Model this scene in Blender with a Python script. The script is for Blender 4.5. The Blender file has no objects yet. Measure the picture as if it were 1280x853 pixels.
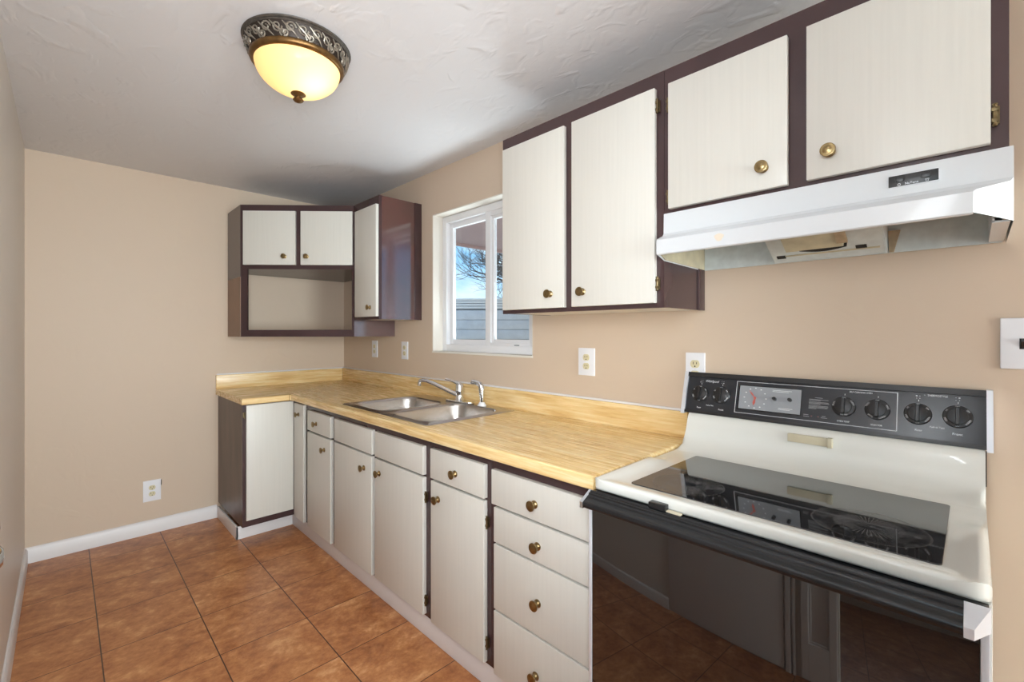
import bpy, bmesh, math, random
from mathutils import Vector, Matrix
random.seed(7)
SC = bpy.context.scene
COL = SC.collection
PI = math.pi

# ------------------------------------------------------------------ camera
cam_d = bpy.data.cameras.new('camera')
cam_d.sensor_width = 36.0
cam_d.lens = 568.24 / 1280 * 36.0
cam_d.shift_y = -10.9 / 1280
cam_d.clip_start = 0.01
cam = bpy.data.objects.new('camera', cam_d)
COL.objects.link(cam)
cam.location = (3.670, -1.660, 1.277)
cam.rotation_euler = (PI / 2, 0, math.radians(90 - 44.627))
SC.camera = cam

# ------------------------------------------------------------------ view / world / lights
SC.view_settings.view_transform = 'Standard'
SC.view_settings.look = 'None'
SC.view_settings.gamma = 1.0
SC.view_settings.use_curve_mapping = False
SC.view_settings.exposure = 0.15

W = bpy.data.worlds.new('sky_world'); SC.world = W; W.use_nodes = True
wn = W.node_tree.nodes; wl = W.node_tree.links
for n in list(wn): wn.remove(n)
w_out = wn.new('ShaderNodeOutputWorld'); w_bg = wn.new('ShaderNodeBackground')
w_tc = wn.new('ShaderNodeTexCoord'); w_sep = wn.new('ShaderNodeSeparateXYZ')
w_rmp = wn.new('ShaderNodeValToRGB')
w_rmp.color_ramp.elements[0].position = 0.0; w_rmp.color_ramp.elements[0].color = (0.62, 0.80, 0.95, 1)
w_rmp.color_ramp.elements[1].position = 0.55; w_rmp.color_ramp.elements[1].color = (0.13, 0.33, 0.72, 1)
e = w_rmp.color_ramp.elements.new(0.18); e.color = (0.24, 0.52, 0.86, 1)
w_nz = wn.new('ShaderNodeTexNoise'); w_nz.inputs['Scale'].default_value = 5.0; w_nz.inputs['Detail'].default_value = 6
w_mp = wn.new('ShaderNodeMapping'); w_mp.inputs['Scale'].default_value = (1, 1, 3)
w_cr = wn.new('ShaderNodeValToRGB')
w_cr.color_ramp.elements[0].position = 0.48; w_cr.color_ramp.elements[0].color = (0, 0, 0, 1)
w_cr.color_ramp.elements[1].position = 0.72; w_cr.color_ramp.elements[1].color = (1, 1, 1, 1)
w_mx = wn.new('ShaderNodeMixRGB'); w_mx.inputs[2].default_value = (0.9, 0.94, 0.98, 1)
wl.new(w_tc.outputs['Generated'], w_sep.inputs[0]); wl.new(w_sep.outputs['Z'], w_rmp.inputs[0])
wl.new(w_tc.outputs['Generated'], w_mp.inputs[0]); wl.new(w_mp.outputs[0], w_nz.inputs['Vector'])
wl.new(w_nz.outputs['Fac'], w_cr.inputs[0]); wl.new(w_cr.outputs[0], w_mx.inputs[0])
wl.new(w_rmp.outputs[0], w_mx.inputs[1]); wl.new(w_mx.outputs[0], w_bg.inputs[0])
w_bg.inputs[1].default_value = 1.4
wl.new(w_bg.outputs[0], w_out.inputs[0])

def area(name, loc, target, sx, sy, power, color):
    l = bpy.data.lights.new(name, 'AREA'); l.shape = 'RECTANGLE'; l.size = sx; l.size_y = sy
    l.energy = power; l.color = color
    o = bpy.data.objects.new(name, l); COL.objects.link(o); o.location = loc
    o.rotation_euler = (Vector(target) - Vector(loc)).to_track_quat('-Z', 'Y').to_euler()
    return o
sun_d = bpy.data.lights.new('sun', 'SUN'); sun_d.energy = 5.5; sun_d.angle = 0.01; sun_d.color = (1, 0.95, 0.88)
sun = bpy.data.objects.new('sun', sun_d); COL.objects.link(sun)
sun.rotation_euler = Vector((-0.25, -0.55, -0.85)).to_track_quat('-Z', 'Y').to_euler()
# daylight entering through the patio door of the end wall and the window of the next room
area('daylight_end', (8.25, -0.95, 1.10), (0, -1.0, 1.9), 1.6, 2.0, 260, (0.89, 0.955, 1.0))
area('daylight_side', (3.85, -4.32, 1.40), (3.5, 0, 2.0), 2.2, 1.5, 18, (0.89, 0.955, 1.0))
# two added fill lights out of view beside the camera, one aimed at the ceiling
area('bounce_fill', (3.50, -1.70, 1.70), (2.3, -1.15, 2.29), 0.4, 0.4, 12, (0.90, 0.96, 1.0))
fl = area('soft_fill', (3.60, -1.76, 1.30), (0.7, -0.45, 1.15), 0.6, 0.6, 17, (0.90, 0.96, 1.0)); fl.data.spread = math.radians(115)
area('daylight_kitchen_window', (1.70, 0.50, 0.80), (1.7, -0.75, 2.3), 1.1, 0.5, 30, (0.85, 0.93, 1.0))
LAMP_POWER = 0.62

# ------------------------------------------------------------------ materials
def lin(c):
    return tuple(((x / 255) / 12.92 if x / 255 <= 0.04045 else ((x / 255 + 0.055) / 1.055) ** 2.4) for x in c) + (1,)
def mat(name, rgb, rough=0.5, metal=0.0, spec=0.5, bump=0, bscale=60, var=0.0, vscale=6, coat=0.0, stretch=(1, 1, 1), detail=4):
    m = bpy.data.materials.new(name); m.use_nodes = True
    nt = m.node_tree; b = nt.nodes['Principled BSDF']
    c = lin(rgb)
    b.inputs['Base Color'].default_value = c
    b.inputs['Roughness'].default_value = rough
    b.inputs['Metallic'].default_value = metal
    b.inputs['Specular IOR Level'].default_value = spec
    b.inputs['Coat Weight'].default_value = coat
    if var or bump:
        tc = nt.nodes.new('ShaderNodeTexCoord'); mp = nt.nodes.new('ShaderNodeMapping')
        mp.inputs['Scale'].default_value = stretch
        nt.links.new(tc.outputs['Object'], mp.inputs[0])
    if var:
        nz = nt.nodes.new('ShaderNodeTexNoise'); nz.inputs['Scale'].default_value = vscale; nz.inputs['Detail'].default_value = detail
        nt.links.new(mp.outputs[0], nz.inputs['Vector'])
        r = nt.nodes.new('ShaderNodeValToRGB')
        r.color_ramp.elements[0].position = 0.3; r.color_ramp.elements[1].position = 0.7
        r.color_ramp.elements[0].color = tuple(x * (1 - var) for x in c[:3]) + (1,)
        r.color_ramp.elements[1].color = tuple(min(1, x * (1 + var)) for x in c[:3]) + (1,)
        nt.links.new(nz.outputs['Fac'], r.inputs[0]); nt.links.new(r.outputs[0], b.inputs['Base Color'])
    if bump:
        nb = nt.nodes.new('ShaderNodeTexNoise'); nb.inputs['Scale'].default_value = bscale; nb.inputs['Detail'].default_value = 3
        nt.links.new(mp.outputs[0], nb.inputs['Vector'])
        bp = nt.nodes.new('ShaderNodeBump'); bp.inputs['Strength'].default_value = bump; bp.inputs['Distance'].default_value = 0.002
        nt.links.new(nb.outputs['Fac'], bp.inputs['Height']); nt.links.new(bp.outputs[0], b.inputs['Normal'])
    return m

def plaster(name, rgb, rough, s_small, s_trowel, dist):
    m = mat(name, rgb, rough, spec=0.35)
    nt = m.node_tree; b = nt.nodes['Principled BSDF']
    tc = nt.nodes.new('ShaderNodeTexCoord')
    n1 = nt.nodes.new('ShaderNodeTexNoise'); n1.inputs['Scale'].default_value = s_small; n1.inputs['Detail'].default_value = 5
    mp = nt.nodes.new('ShaderNodeMapping'); mp.inputs['Scale'].default_value = (1.0, 1.6, 1.3); mp.inputs['Rotation'].default_value = (0.3, 0.2, 0.6)
    n2 = nt.nodes.new('ShaderNodeTexNoise'); n2.inputs['Scale'].default_value = s_trowel; n2.inputs['Detail'].default_value = 2; n2.inputs['Distortion'].default_value = 0.6
    r2 = nt.nodes.new('ShaderNodeValToRGB'); r2.color_ramp.elements[0].position = 0.52; r2.color_ramp.elements[1].position = 0.72
    nt.links.new(tc.outputs['Object'], n1.inputs['Vector']); nt.links.new(tc.outputs['Object'], mp.inputs[0]); nt.links.new(mp.outputs[0], n2.inputs['Vector'])
    nt.links.new(n2.outputs['Fac'], r2.inputs[0])
    mul = nt.nodes.new('ShaderNodeMath'); mul.operation = 'MULTIPLY_ADD'; mul.inputs[1].default_value = 0.35
    nt.links.new(n1.outputs['Fac'], mul.inputs[0]); nt.links.new(r2.outputs[0], mul.inputs[2])
    bp = nt.nodes.new('ShaderNodeBump'); bp.inputs['Strength'].default_value = 0.55; bp.inputs['Distance'].default_value = dist
    nt.links.new(mul.outputs[0], bp.inputs['Height']); nt.links.new(bp.outputs[0], b.inputs['Normal'])
    return m

M = {}
M['wall'] = plaster('wall_beige_paint', (208, 188, 167), 0.50, 40, 7, 0.0012)
M['wall_white'] = plaster('wall_white_paint', (228, 221, 213), 0.42, 45, 8, 0.0012)
M['ceiling'] = plaster('ceiling_paint', (222, 221, 223), 0.42, 30, 8, 0.0032)
M['trim'] = mat('white_trim_paint', (226, 222, 222), 0.35)
M['door_paint'] = mat('cream_cabinet_paint', (212, 209, 201), 0.36, var=0.02, vscale=3, bump=0.12, bscale=20, stretch=(40, 40, 1.2))
M['brown'] = mat('plum_brown_paint', (68, 49, 50), 0.26, var=0.14, vscale=5, bump=0.15, bscale=25)
M['brown_gloss'] = mat('glossy_oxblood_paint', (76, 34, 36), 0.13, var=0.2, vscale=7, bump=0.25, bscale=9)
M['brown_gloss'].node_tree.nodes['Principled BSDF'].inputs['IOR'].default_value = 2.3
M['brown_tan'] = mat('tan_brown_board', (132, 100, 80), 0.45, var=0.1)  # lighter tan for the lower part of the corner cabinet's left side
M['brown_wood'] = mat('dark_stained_side', (84, 62, 54), 0.36, var=0.28, vscale=5, stretch=(3, 3, 0.7), bump=0.2)
M['shelf_under'] = mat('unpainted_shelf_board', (150, 128, 92), 0.6, var=0.15)
M['brass'] = mat('antique_brass', (152, 132, 94), 0.3, metal=1.0, var=0.3, vscale=60)
M['brass_dark'] = mat('dark_antique_brass', (104, 84, 52), 0.35, metal=1.0, var=0.3, vscale=60)
M['hinge'] = mat('tarnished_hinge', (120, 104, 76), 0.4, metal=0.9, var=0.3, vscale=80)
M['chrome'] = mat('chrome', (225, 228, 232), 0.07, metal=1.0)
M['steel'] = mat('brushed_steel', (190, 186, 182), 0.27, metal=1.0, bump=0.15, bscale=40, stretch=(1, 25, 25))
M['plate'] = mat('white_outlet_plastic', (232, 232, 236), 0.3)
M['ivory'] = mat('ivory_receptacle', (214, 204, 168), 0.35)
M['slot'] = mat('dark_slot', (30, 26, 24), 0.6)
M['vinyl'] = mat('white_window_vinyl', (232, 232, 234), 0.3)
M['reveal'] = plaster('window_reveal_paint', (226, 220, 210), 0.45, 50, 9, 0.0015)
M['enamel'] = mat('almond_white_enamel', (222, 222, 216), 0.14, coat=0.4, var=0.02, vscale=3)
M['enamel_white'] = mat('white_hood_enamel', (214, 217, 220), 0.3, coat=0.2, var=0.015, vscale=4)
M['hood_grime'] = mat('yellowed_hood_metal', (196, 188, 160), 0.5, var=0.22, vscale=14, stretch=(1, 1, 1), detail=8)
M['hood_inner'] = mat('spattered_hood_metal', (206, 214, 214), 0.4, var=0.09, vscale=35, detail=8)
M['rust'] = mat('rust_stain', (178, 158, 130), 0.7, var=0.22, vscale=40, detail=8)
M['black'] = mat('black_enamel', (20, 20, 22), 0.16, spec=0.5)
M['black_dusty'] = mat('black_dusty_plastic', (27, 28, 30), 0.24, var=0.15, vscale=60, detail=8)
M['black_knob'] = mat('black_knob_plastic', (34, 33, 34), 0.32)
M['panel'] = mat('charcoal_control_glass', (40, 42, 47), 0.22, var=0.05, vscale=12)
M['silver_print'] = mat('silver_print', (226, 228, 232), 0.4)
M['grey_print'] = mat('grey_print', (170, 172, 176), 0.45)
M['clock_face'] = mat('grey_clock_face', (150, 153, 158), 0.25)
M['red'] = mat('faded_red_plastic', (196, 96, 84), 0.4)
M['badge'] = mat('beige_nameplate', (206, 196, 170), 0.4)
M['silver_trim'] = mat('silver_range_trim', (222, 224, 230), 0.32, metal=0.35)
M['bronze'] = mat('antique_bronze', (122, 92, 56), 0.36, metal=0.85, var=0.25, vscale=50)
M['pewter'] = mat('carved_pewter', (92, 86, 80), 0.45, metal=0.6, var=0.3, vscale=60)
M['pewter_dark'] = mat('dark_lamp_recess', (52, 42, 36), 0.5, metal=0.4)
M['bark'] = mat('grey_bark', (92, 84, 80), 0.9)
M['fence_top_sunlit'] = mat('sunlit_fence_slats', (236, 235, 230), 0.7)  # paler colour stands in for sunlight on the fence's top band
M['fence'] = mat('weathered_grey_fence', (214, 217, 218), 0.7, var=0.06, vscale=8)
M['fence_dark'] = mat('fence_gap', (150, 154, 158), 0.8)
M['patio'] = mat('mauve_patio_roof', (196, 168, 164), 0.7, var=0.04, vscale=3)
M['concrete'] = mat('patio_concrete', (170, 165, 158), 0.9, var=0.08)
M['roofing'] = mat('grey_roofing', (120, 118, 120), 0.9)

# stained almond enamel of the range: faint tan soot near the glass
def glass_black(name, rgb, rough):
    m = mat(name, rgb, rough, spec=0.5)
    b = m.node_tree.nodes['Principled BSDF']; b.inputs['IOR'].default_value = 1.55
    return m
M['oven_glass'] = glass_black('black_oven_glass', (16, 16, 19), 0.02)
M['cook_glass'] = glass_black('smoked_ceramic_glass', (26, 25, 26), 0.035)
M['oven_glass'].node_tree.nodes['Principled BSDF'].inputs['IOR'].default_value = 2.0
M['cook_glass'].node_tree.nodes['Principled BSDF'].inputs['IOR'].default_value = 1.9

def math_node(nt, op, a, b=None, c=None):
    n = nt.nodes.new('ShaderNodeMath'); n.operation = op
    for i, v in enumerate((a, b, c)):
        if v is None: continue
        if isinstance(v, (int, float)): n.inputs[i].default_value = v
        else: nt.links.new(v, n.inputs[i])
    return n.outputs[0]

def pane_material():
    m = bpy.data.materials.new('window_glass'); m.use_nodes = True
    nt = m.node_tree
    for n in list(nt.nodes): nt.nodes.remove(n)
    out = nt.nodes.new('ShaderNodeOutputMaterial'); mx = nt.nodes.new('ShaderNodeMixShader')
    tr = nt.nodes.new('ShaderNodeBsdfTransparent'); gl = nt.nodes.new('ShaderNodeBsdfGlossy'); lw = nt.nodes.new('ShaderNodeLayerWeight')
    tr.inputs[0].default_value = (0.93, 0.96, 0.95, 1); gl.inputs['Roughness'].default_value = 0.0; lw.inputs[0].default_value = 0.5
    fr = math_node(nt, 'MULTIPLY_ADD', math_node(nt, 'POWER', lw.outputs['Facing'], 5.0), 0.9, 0.025)
    nt.links.new(fr, mx.inputs[0]); nt.links.new(tr.outputs[0], mx.inputs[1]); nt.links.new(gl.outputs[0], mx.inputs[2])
    nt.links.new(mx.outputs[0], out.inputs[0])
    return m
M['glass'] = pane_material()

def lamp_glass():
    m = bpy.data.materials.new('amber_lamp_glass'); m.use_nodes = True
    nt = m.node_tree; b = nt.nodes['Principled BSDF']
    b.inputs['Base Color'].default_value = lin((250, 226, 170)); b.inputs['Roughness'].default_value = 0.25
    out = nt.nodes['Material Output']
    tl = nt.nodes.new('ShaderNodeBsdfTranslucent'); tl.inputs[0].default_value = lin((255, 228, 178))
    mx = nt.nodes.new('ShaderNodeMixShader'); mx.inputs[0].default_value = 0.72
    nt.links.new(b.outputs[0], mx.inputs[1]); nt.links.new(tl.outputs[0], mx.inputs[2])
    em = nt.nodes.new('ShaderNodeEmission'); em.inputs[0].default_value = lin((255, 206, 140)); em.inputs[1].default_value = 0.16
    ad = nt.nodes.new('ShaderNodeAddShader')
    nt.links.new(mx.outputs[0], ad.inputs[0]); nt.links.new(em.outputs[0], ad.inputs[1]); nt.links.new(ad.outputs[0], out.inputs[0])
    return m
M['lamp_glass'] = lamp_glass()

def tile_material():
    m = mat('terracotta_floor_tile', (165, 105, 70), 0.34, spec=0.4)
    nt = m.node_tree; b = nt.nodes['Principled BSDF']
    geo = nt.nodes.new('ShaderNodeNewGeometry'); sep = nt.nodes.new('ShaderNodeSeparateXYZ')
    nt.links.new(geo.outputs['Position'], sep.inputs[0])
    T = 0.3365
    X = math_node(nt, 'DIVIDE', math_node(nt, 'SUBTRACT', sep.outputs[0], 0.905 - 10 * 0.3375), 0.3375)
    Y = math_node(nt, 'DIVIDE', math_node(nt, 'SUBTRACT', sep.outputs[1], -0.886 - 30 * 0.3335), 0.3335)
    fx = math_node(nt, 'FRACT', X); fy = math_node(nt, 'FRACT', Y)
    ex = math_node(nt, 'MINIMUM', fx, math_node(nt, 'SUBTRACT', 1.0, fx))
    ey = math_node(nt, 'MINIMUM', fy, math_node(nt, 'SUBTRACT', 1.0, fy))
    gx = math_node(nt, 'LESS_THAN', ex, 0.0052); gy = math_node(nt, 'LESS_THAN', ey, 0.0065)
    g = math_node(nt, 'MAXIMUM', gx, gy)
    # per-tile offset for the mottling
    cx = math_node(nt, 'FLOOR', X); cy = math_node(nt, 'FLOOR', Y)
    comb = nt.nodes.new('ShaderNodeCombineXYZ'); nt.links.new(cx, comb.inputs[0]); nt.links.new(cy, comb.inputs[1])
    wn_ = nt.nodes.new('ShaderNodeTexWhiteNoise'); nt.links.new(comb.outputs[0], wn_.inputs['Vector'])
    off = nt.nodes.new('ShaderNodeVectorMath'); off.operation = 'SCALE'; off.inputs['Scale'].default_value = 7.0
    nt.links.new(wn_.outputs['Color'], off.inputs[0])
    add = nt.nodes.new('ShaderNodeVectorMath'); nt.links.new(geo.outputs['Position'], add.inputs[0]); nt.links.new(off.outputs[0], add.inputs[1])
    n1 = nt.nodes.new('ShaderNodeTexNoise'); n1.inputs['Scale'].default_value = 6.0; n1.inputs['Detail'].default_value = 12; n1.inputs['Roughness'].default_value = 0.72; n1.inputs['Distortion'].default_value = 0.35
    mp = nt.nodes.new('ShaderNodeMapping'); mp.inputs['Scale'].default_value = (1.25, 0.95, 1); mp.inputs['Rotation'].default_value = (0, 0, 0.25)
    nt.links.new(add.outputs[0], mp.inputs[0]); nt.links.new(mp.outputs[0], n1.inputs['Vector'])
    r = nt.nodes.new('ShaderNodeValToRGB'); cr = r.color_ramp
    cr.elements[0].position = 0.26; cr.elements[0].color = lin((138, 84, 52))
    cr.elements[1].position = 0.76; cr.elements[1].color = lin((228, 176, 126))
    e_ = cr.elements.new(0.42); e_.color = lin((172, 110, 68))
    e_ = cr.elements.new(0.57); e_.color = lin((196, 134, 86))
    n2 = nt.nodes.new('ShaderNodeTexNoise'); n2.inputs['Scale'].default_value = 26; n2.inputs['Detail'].default_value = 8; n2.inputs['Roughness'].default_value = 0.7
    nt.links.new(mp.outputs[0], n2.inputs['Vector'])
    tone = math_node(nt, 'MULTIPLY_ADD', math_node(nt, 'SUBTRACT', n2.outputs['Fac'], 0.5), 0.55, n1.outputs['Fac'])
    nt.links.new(tone, r.inputs[0])
    mx = nt.nodes.new('ShaderNodeMixRGB'); mx.inputs[2].default_value = lin((84, 58, 44))
    nt.links.new(g, mx.inputs[0]); nt.links.new(r.outputs[0], mx.inputs[1]); nt.links.new(mx.outputs[0], b.inputs['Base Color'])
    ed = math_node(nt, 'SUBTRACT', 1.0, g)
    h = math_node(nt, 'MULTIPLY_ADD', tone, 0.5, ed)
    bp = nt.nodes.new('ShaderNodeBump'); bp.inputs['Strength'].default_value = 0.35; bp.inputs['Distance'].default_value = 0.003
    nt.links.new(h, bp.inputs['Height']); nt.links.new(bp.outputs[0], b.inputs['Normal'])
    return m
M['tile'] = tile_material()

def counter_material():
    m = mat('butcher_block_laminate', (215, 180, 120), 0.24, spec=0.5)
    nt = m.node_tree; b = nt.nodes['Principled BSDF']
    geo = nt.nodes.new('ShaderNodeNewGeometry'); sep = nt.nodes.new('ShaderNodeSeparateXYZ')
    nt.links.new(geo.outputs['Position'], sep.inputs[0])
    x, y, z = sep.outputs
    # the short leg (x < -y) has its grain along y
    d = math_node(nt, 'ADD', x, y)
    leg = math_node(nt, 'LESS_THAN', d, 0.0)
    inv = math_node(nt, 'SUBTRACT', 1.0, leg)
    a = math_node(nt, 'ADD', math_node(nt, 'MULTIPLY', x, inv), math_node(nt, 'MULTIPLY', y, leg))     # along
    c = math_node(nt, 'ADD', math_node(nt, 'MULTIPLY', y, inv), math_node(nt, 'MULTIPLY', x, leg))     # across
    comb = nt.nodes.new('ShaderNodeCombineXYZ')
    nt.links.new(math_node(nt, 'MULTIPLY', a, 2.2), comb.inputs[0])
    nt.links.new(math_node(nt, 'MULTIPLY', c, 34.0), comb.inputs[1])
    nt.links.new(math_node(nt, 'MULTIPLY', z, 34.0), comb.inputs[2])
    n1 = nt.nodes.new('ShaderNodeTexNoise'); n1.inputs['Scale'].default_value = 1.6; n1.inputs['Detail'].default_value = 5; n1.inputs['Roughness'].default_value = 0.62
    nt.links.new(comb.outputs[0], n1.inputs['Vector'])
    r = nt.nodes.new('ShaderNodeValToRGB'); cr = r.color_ramp
    cr.elements[0].position = 0.28; cr.elements[0].color = lin((194, 150, 90))
    cr.elements[1].position = 0.74; cr.elements[1].color = lin((244, 226, 186))
    e_ = cr.elements.new(0.45); e_.color = lin((224, 188, 128))
    e_ = cr.elements.new(0.58); e_.color = lin((236, 208, 154))
    nt.links.new(n1.outputs['Fac'], r.inputs[0])
    seam = math_node(nt, 'LESS_THAN', math_node(nt, 'ABSOLUTE', d), 0.0022)
    mx = nt.nodes.new('ShaderNodeMixRGB'); mx.inputs[2].default_value = lin((150, 110, 62))
    nt.links.new(seam, mx.inputs[0]); nt.links.new(r.outputs[0], mx.inputs[1]); nt.links.new(mx.outputs[0], b.inputs['Base Color'])
    nb = nt.nodes.new('ShaderNodeTexNoise'); nb.inputs['Scale'].default_value = 3; nb.inputs['Detail'].default_value = 2
    nt.links.new(comb.outputs[0], nb.inputs['Vector'])
    rr = nt.nodes.new('ShaderNodeMapRange'); rr.inputs['To Min'].default_value = 0.2; rr.inputs['To Max'].default_value = 0.33
    nt.links.new(nb.outputs['Fac'], rr.inputs['Value']); nt.links.new(rr.outputs[0], b.inputs['Roughness'])
    return m
M['counter'] = counter_material()

def burner_material():
    m = bpy.data.materials.new('etched_burner_mark'); m.use_nodes = True
    nt = m.node_tree; b = nt.nodes['Principled BSDF']; out = nt.nodes['Material Output']
    b.inputs['Base Color'].default_value = lin((150, 150, 152)); b.inputs['Roughness'].default_value = 0.35
    tc = nt.nodes.new('ShaderNodeTexCoord'); sep = nt.nodes.new('ShaderNodeSeparateXYZ'); nt.links.new(tc.outputs['UV'], sep.inputs[0])
    u, v = sep.outputs[0], sep.outputs[1]              # u = angle turns, v = radius 0..1
    sp = math_node(nt, 'FRACT', math_node(nt, 'MULTIPLY', u, 46.0))
    spoke = math_node(nt, 'LESS_THAN', sp, 0.30)
    band = math_node(nt, 'MULTIPLY', math_node(nt, 'GREATER_THAN', v, 0.24), math_node(nt, 'LESS_THAN', v, 0.60))
    spk = math_node(nt, 'MULTIPLY', math_node(nt, 'MULTIPLY', spoke, band), 0.34)
    ring = math_node(nt, 'MULTIPLY', math_node(nt, 'GREATER_THAN', v, 0.965), 0.17)
    nz = nt.nodes.new('ShaderNodeTexNoise'); nz.inputs['Scale'].default_value = 25; nz.inputs['Detail'].default_value = 8
    nt.links.new(tc.outputs['Object'], nz.inputs['Vector'])
    mr = nt.nodes.new('ShaderNodeMapRange'); mr.inputs['From Min'].default_value = 0.42; mr.inputs['From Max'].default_value = 0.72; mr.inputs['To Max'].default_value = 0.16
    nt.links.new(nz.outputs['Fac'], mr.inputs['Value'])
    f = math_node(nt, 'MAXIMUM', math_node(nt, 'MAXIMUM', spk, ring), mr.outputs[0])
    tr = nt.nodes.new('ShaderNodeBsdfTransparent'); mx = nt.nodes.new('ShaderNodeMixShader')
    nt.links.new(f, mx.inputs[0]); nt.links.new(tr.outputs[0], mx.inputs[1]); nt.links.new(b.outputs[0], mx.inputs[2])
    nt.links.new(mx.outputs[0], out.inputs[0])
    return m
M['burner'] = burner_material()

# ------------------------------------------------------------------ mesh helpers
def box(bm, lo, hi, bev=0.0, seg=2):
    lo = Vector(lo); hi = Vector(hi)
    t = bmesh.new()
    bmesh.ops.create_cube(t, size=1.0)
    for v in t.verts:
        v.co = Vector((lo[i] + (v.co[i] + 0.5) * (hi[i] - lo[i]) for i in range(3)))
    if bev > 0:
        b_ = min(bev, 0.45 * min(hi - lo))
        bmesh.ops.bevel(t, geom=list(t.edges), offset=b_, segments=seg, profile=0.6, affect='EDGES')
    merge(bm, t)
def merge(bm, t, mtx=None):
    if mtx is not None: t.transform(mtx)
    vm = {v: bm.verts.new(v.co) for v in t.verts}
    for f in t.faces:
        try:
            nf = bm.faces.new([vm[v] for v in f.verts]); nf.smooth = f.smooth
        except ValueError: pass
    t.free()
def prism(bm, pts, axis, a, b, bev=0.0, seg=2):
    """closed 2-D outline extruded along an axis; pts are the other two coords in xyz order"""
    t = bmesh.new()
    def P(p, s):
        q = list(p); q.insert(axis, s); return Vector(q)
    v0 = [t.verts.new(P(p, a)) for p in pts]; v1 = [t.verts.new(P(p, b)) for p in pts]
    n = len(pts)
    t.faces.new(v0); t.faces.new(list(reversed(v1)))
    for i in range(n): t.faces.new([v0[(i + 1) % n], v0[i], v1[i], v1[(i + 1) % n]])
    bmesh.ops.recalc_face_normals(t, faces=list(t.faces))
    if bev > 0: bmesh.ops.bevel(t, geom=list(t.edges), offset=bev, segments=seg, profile=0.6, affect='EDGES')
    merge(bm, t)
def hull(bm, pts):
    t = bmesh.new()
    for p in pts: t.verts.new(p)
    r = bmesh.ops.convex_hull(t, input=list(t.verts))
    bmesh.ops.delete(t, geom=[v for v in t.verts if not v.link_faces], context='VERTS')
    bmesh.ops.recalc_face_normals(t, faces=list(t.faces)); merge(bm, t)
def frame_z(o, d):
    d = Vector(d).normalized(); return Matrix.Translation(Vector(o)) @ d.to_track_quat('Z', 'Y').to_matrix().to_4x4()
def lathe(bm, prof, o=(0, 0, 0), d=(0, 0, 1), n=32, closed=False):
    """prof: list of (r, h)"""
    t = bmesh.new(); rings = []
    for r, h in prof:
        if r < 1e-6: rings.append([t.verts.new((0, 0, h))])
        else: rings.append([t.verts.new((r * math.cos(2 * PI * k / n), r * math.sin(2 * PI * k / n), h)) for k in range(n)])
    for a, b in zip(rings, rings[1:]):
        for k in range(n):
            k2 = (k + 1) % n
            if len(a) == 1 and len(b) == 1: continue
            if len(a) == 1: t.faces.new([a[0], b[k2], b[k]])
            elif len(b) == 1: t.faces.new([a[k], a[k2], b[0]])
            else: t.faces.new([a[k], a[k2], b[k2], b[k]])
    bmesh.ops.recalc_face_normals(t, faces=list(t.faces))
    merge(bm, t, frame_z(o, d))
def tube(bm, path, rad, n=10, cap=True):
    t = bmesh.new(); P = [Vector(p) for p in path]; m = len(P)
    if not hasattr(rad, '__len__'): rad = [rad] * m
    up = None; rings = []
    for i, p in enumerate(P):
        d = (P[min(i + 1, m - 1)] - P[max(i - 1, 0)]).normalized()
        if up is None:
            up = Vector((0, 0, 1)) if abs(d.z) < 0.9 else Vector((1, 0, 0))
        s = d.cross(up).normalized(); up = s.cross(d).normalized()
        rings.append([t.verts.new(p + (s * math.cos(2 * PI * k / n) + up * math.sin(2 * PI * k / n)) * rad[i]) for k in range(n)])
    for a, b in zip(rings, rings[1:]):
        for k in range(n): t.faces.new([a[k], a[(k + 1) % n], b[(k + 1) % n], b[k]])
    if cap:
        t.faces.new(rings[0]); t.faces.new(rings[-1])
    bmesh.ops.recalc_face_normals(t, faces=list(t.faces)); merge(bm, t)
def rrect(x0, y0, x1, y1, r, n=8):
    out = []
    for cx, cy, a0 in ((x1 - r, y1 - r, 0), (x0 + r, y1 - r, 90), (x0 + r, y0 + r, 180), (x1 - r, y0 + r, 270)):
        for k in range(n + 1):
            a = math.radians(a0 + 90 * k / n); out.append((cx + r * math.cos(a), cy + r * math.sin(a)))
    return out
def holed(bm, outer, holes, to3, back=None):
    """flat face with holes; to3 maps 2-D to 3-D"""
    t = bmesh.new(); es = []
    for loop in [outer] + holes:
        vs = [t.verts.new(to3(p)) for p in loop]
        es += [t.edges.new((vs[i], vs[(i + 1) % len(vs)])) for i in range(len(vs))]
    bmesh.ops.triangle_fill(t, use_beauty=True, use_dissolve=False, edges=es)
    bmesh.ops.recalc_face_normals(t, faces=list(t.faces))
    merge(bm, t)
def solid_holed(bm, outer, holes, axis, a, b):
    """slab of an outline with holes, between a and b along axis"""
    def mk(s):
        def f(p):
            q = list(p); q.insert(axis, s); return Vector(q)
        return f
    t = bmesh.new()
    holed(t, outer, holes, mk(a)); holed(t, outer, holes, mk(b))
    for loop in [outer] + holes:
        n = len(loop)
        for i in range(n):
            p, q = loop[i], loop[(i + 1) % n]
            t.faces.new([t.verts.new(mk(a)(p)), t.verts.new(mk(a)(q)), t.verts.new(mk(b)(q)), t.verts.new(mk(b)(p))])
    bmesh.ops.remove_doubles(t, verts=list(t.verts), dist=1e-5)
    bmesh.ops.recalc_face_normals(t, faces=list(t.faces)); merge(bm, t)

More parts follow.
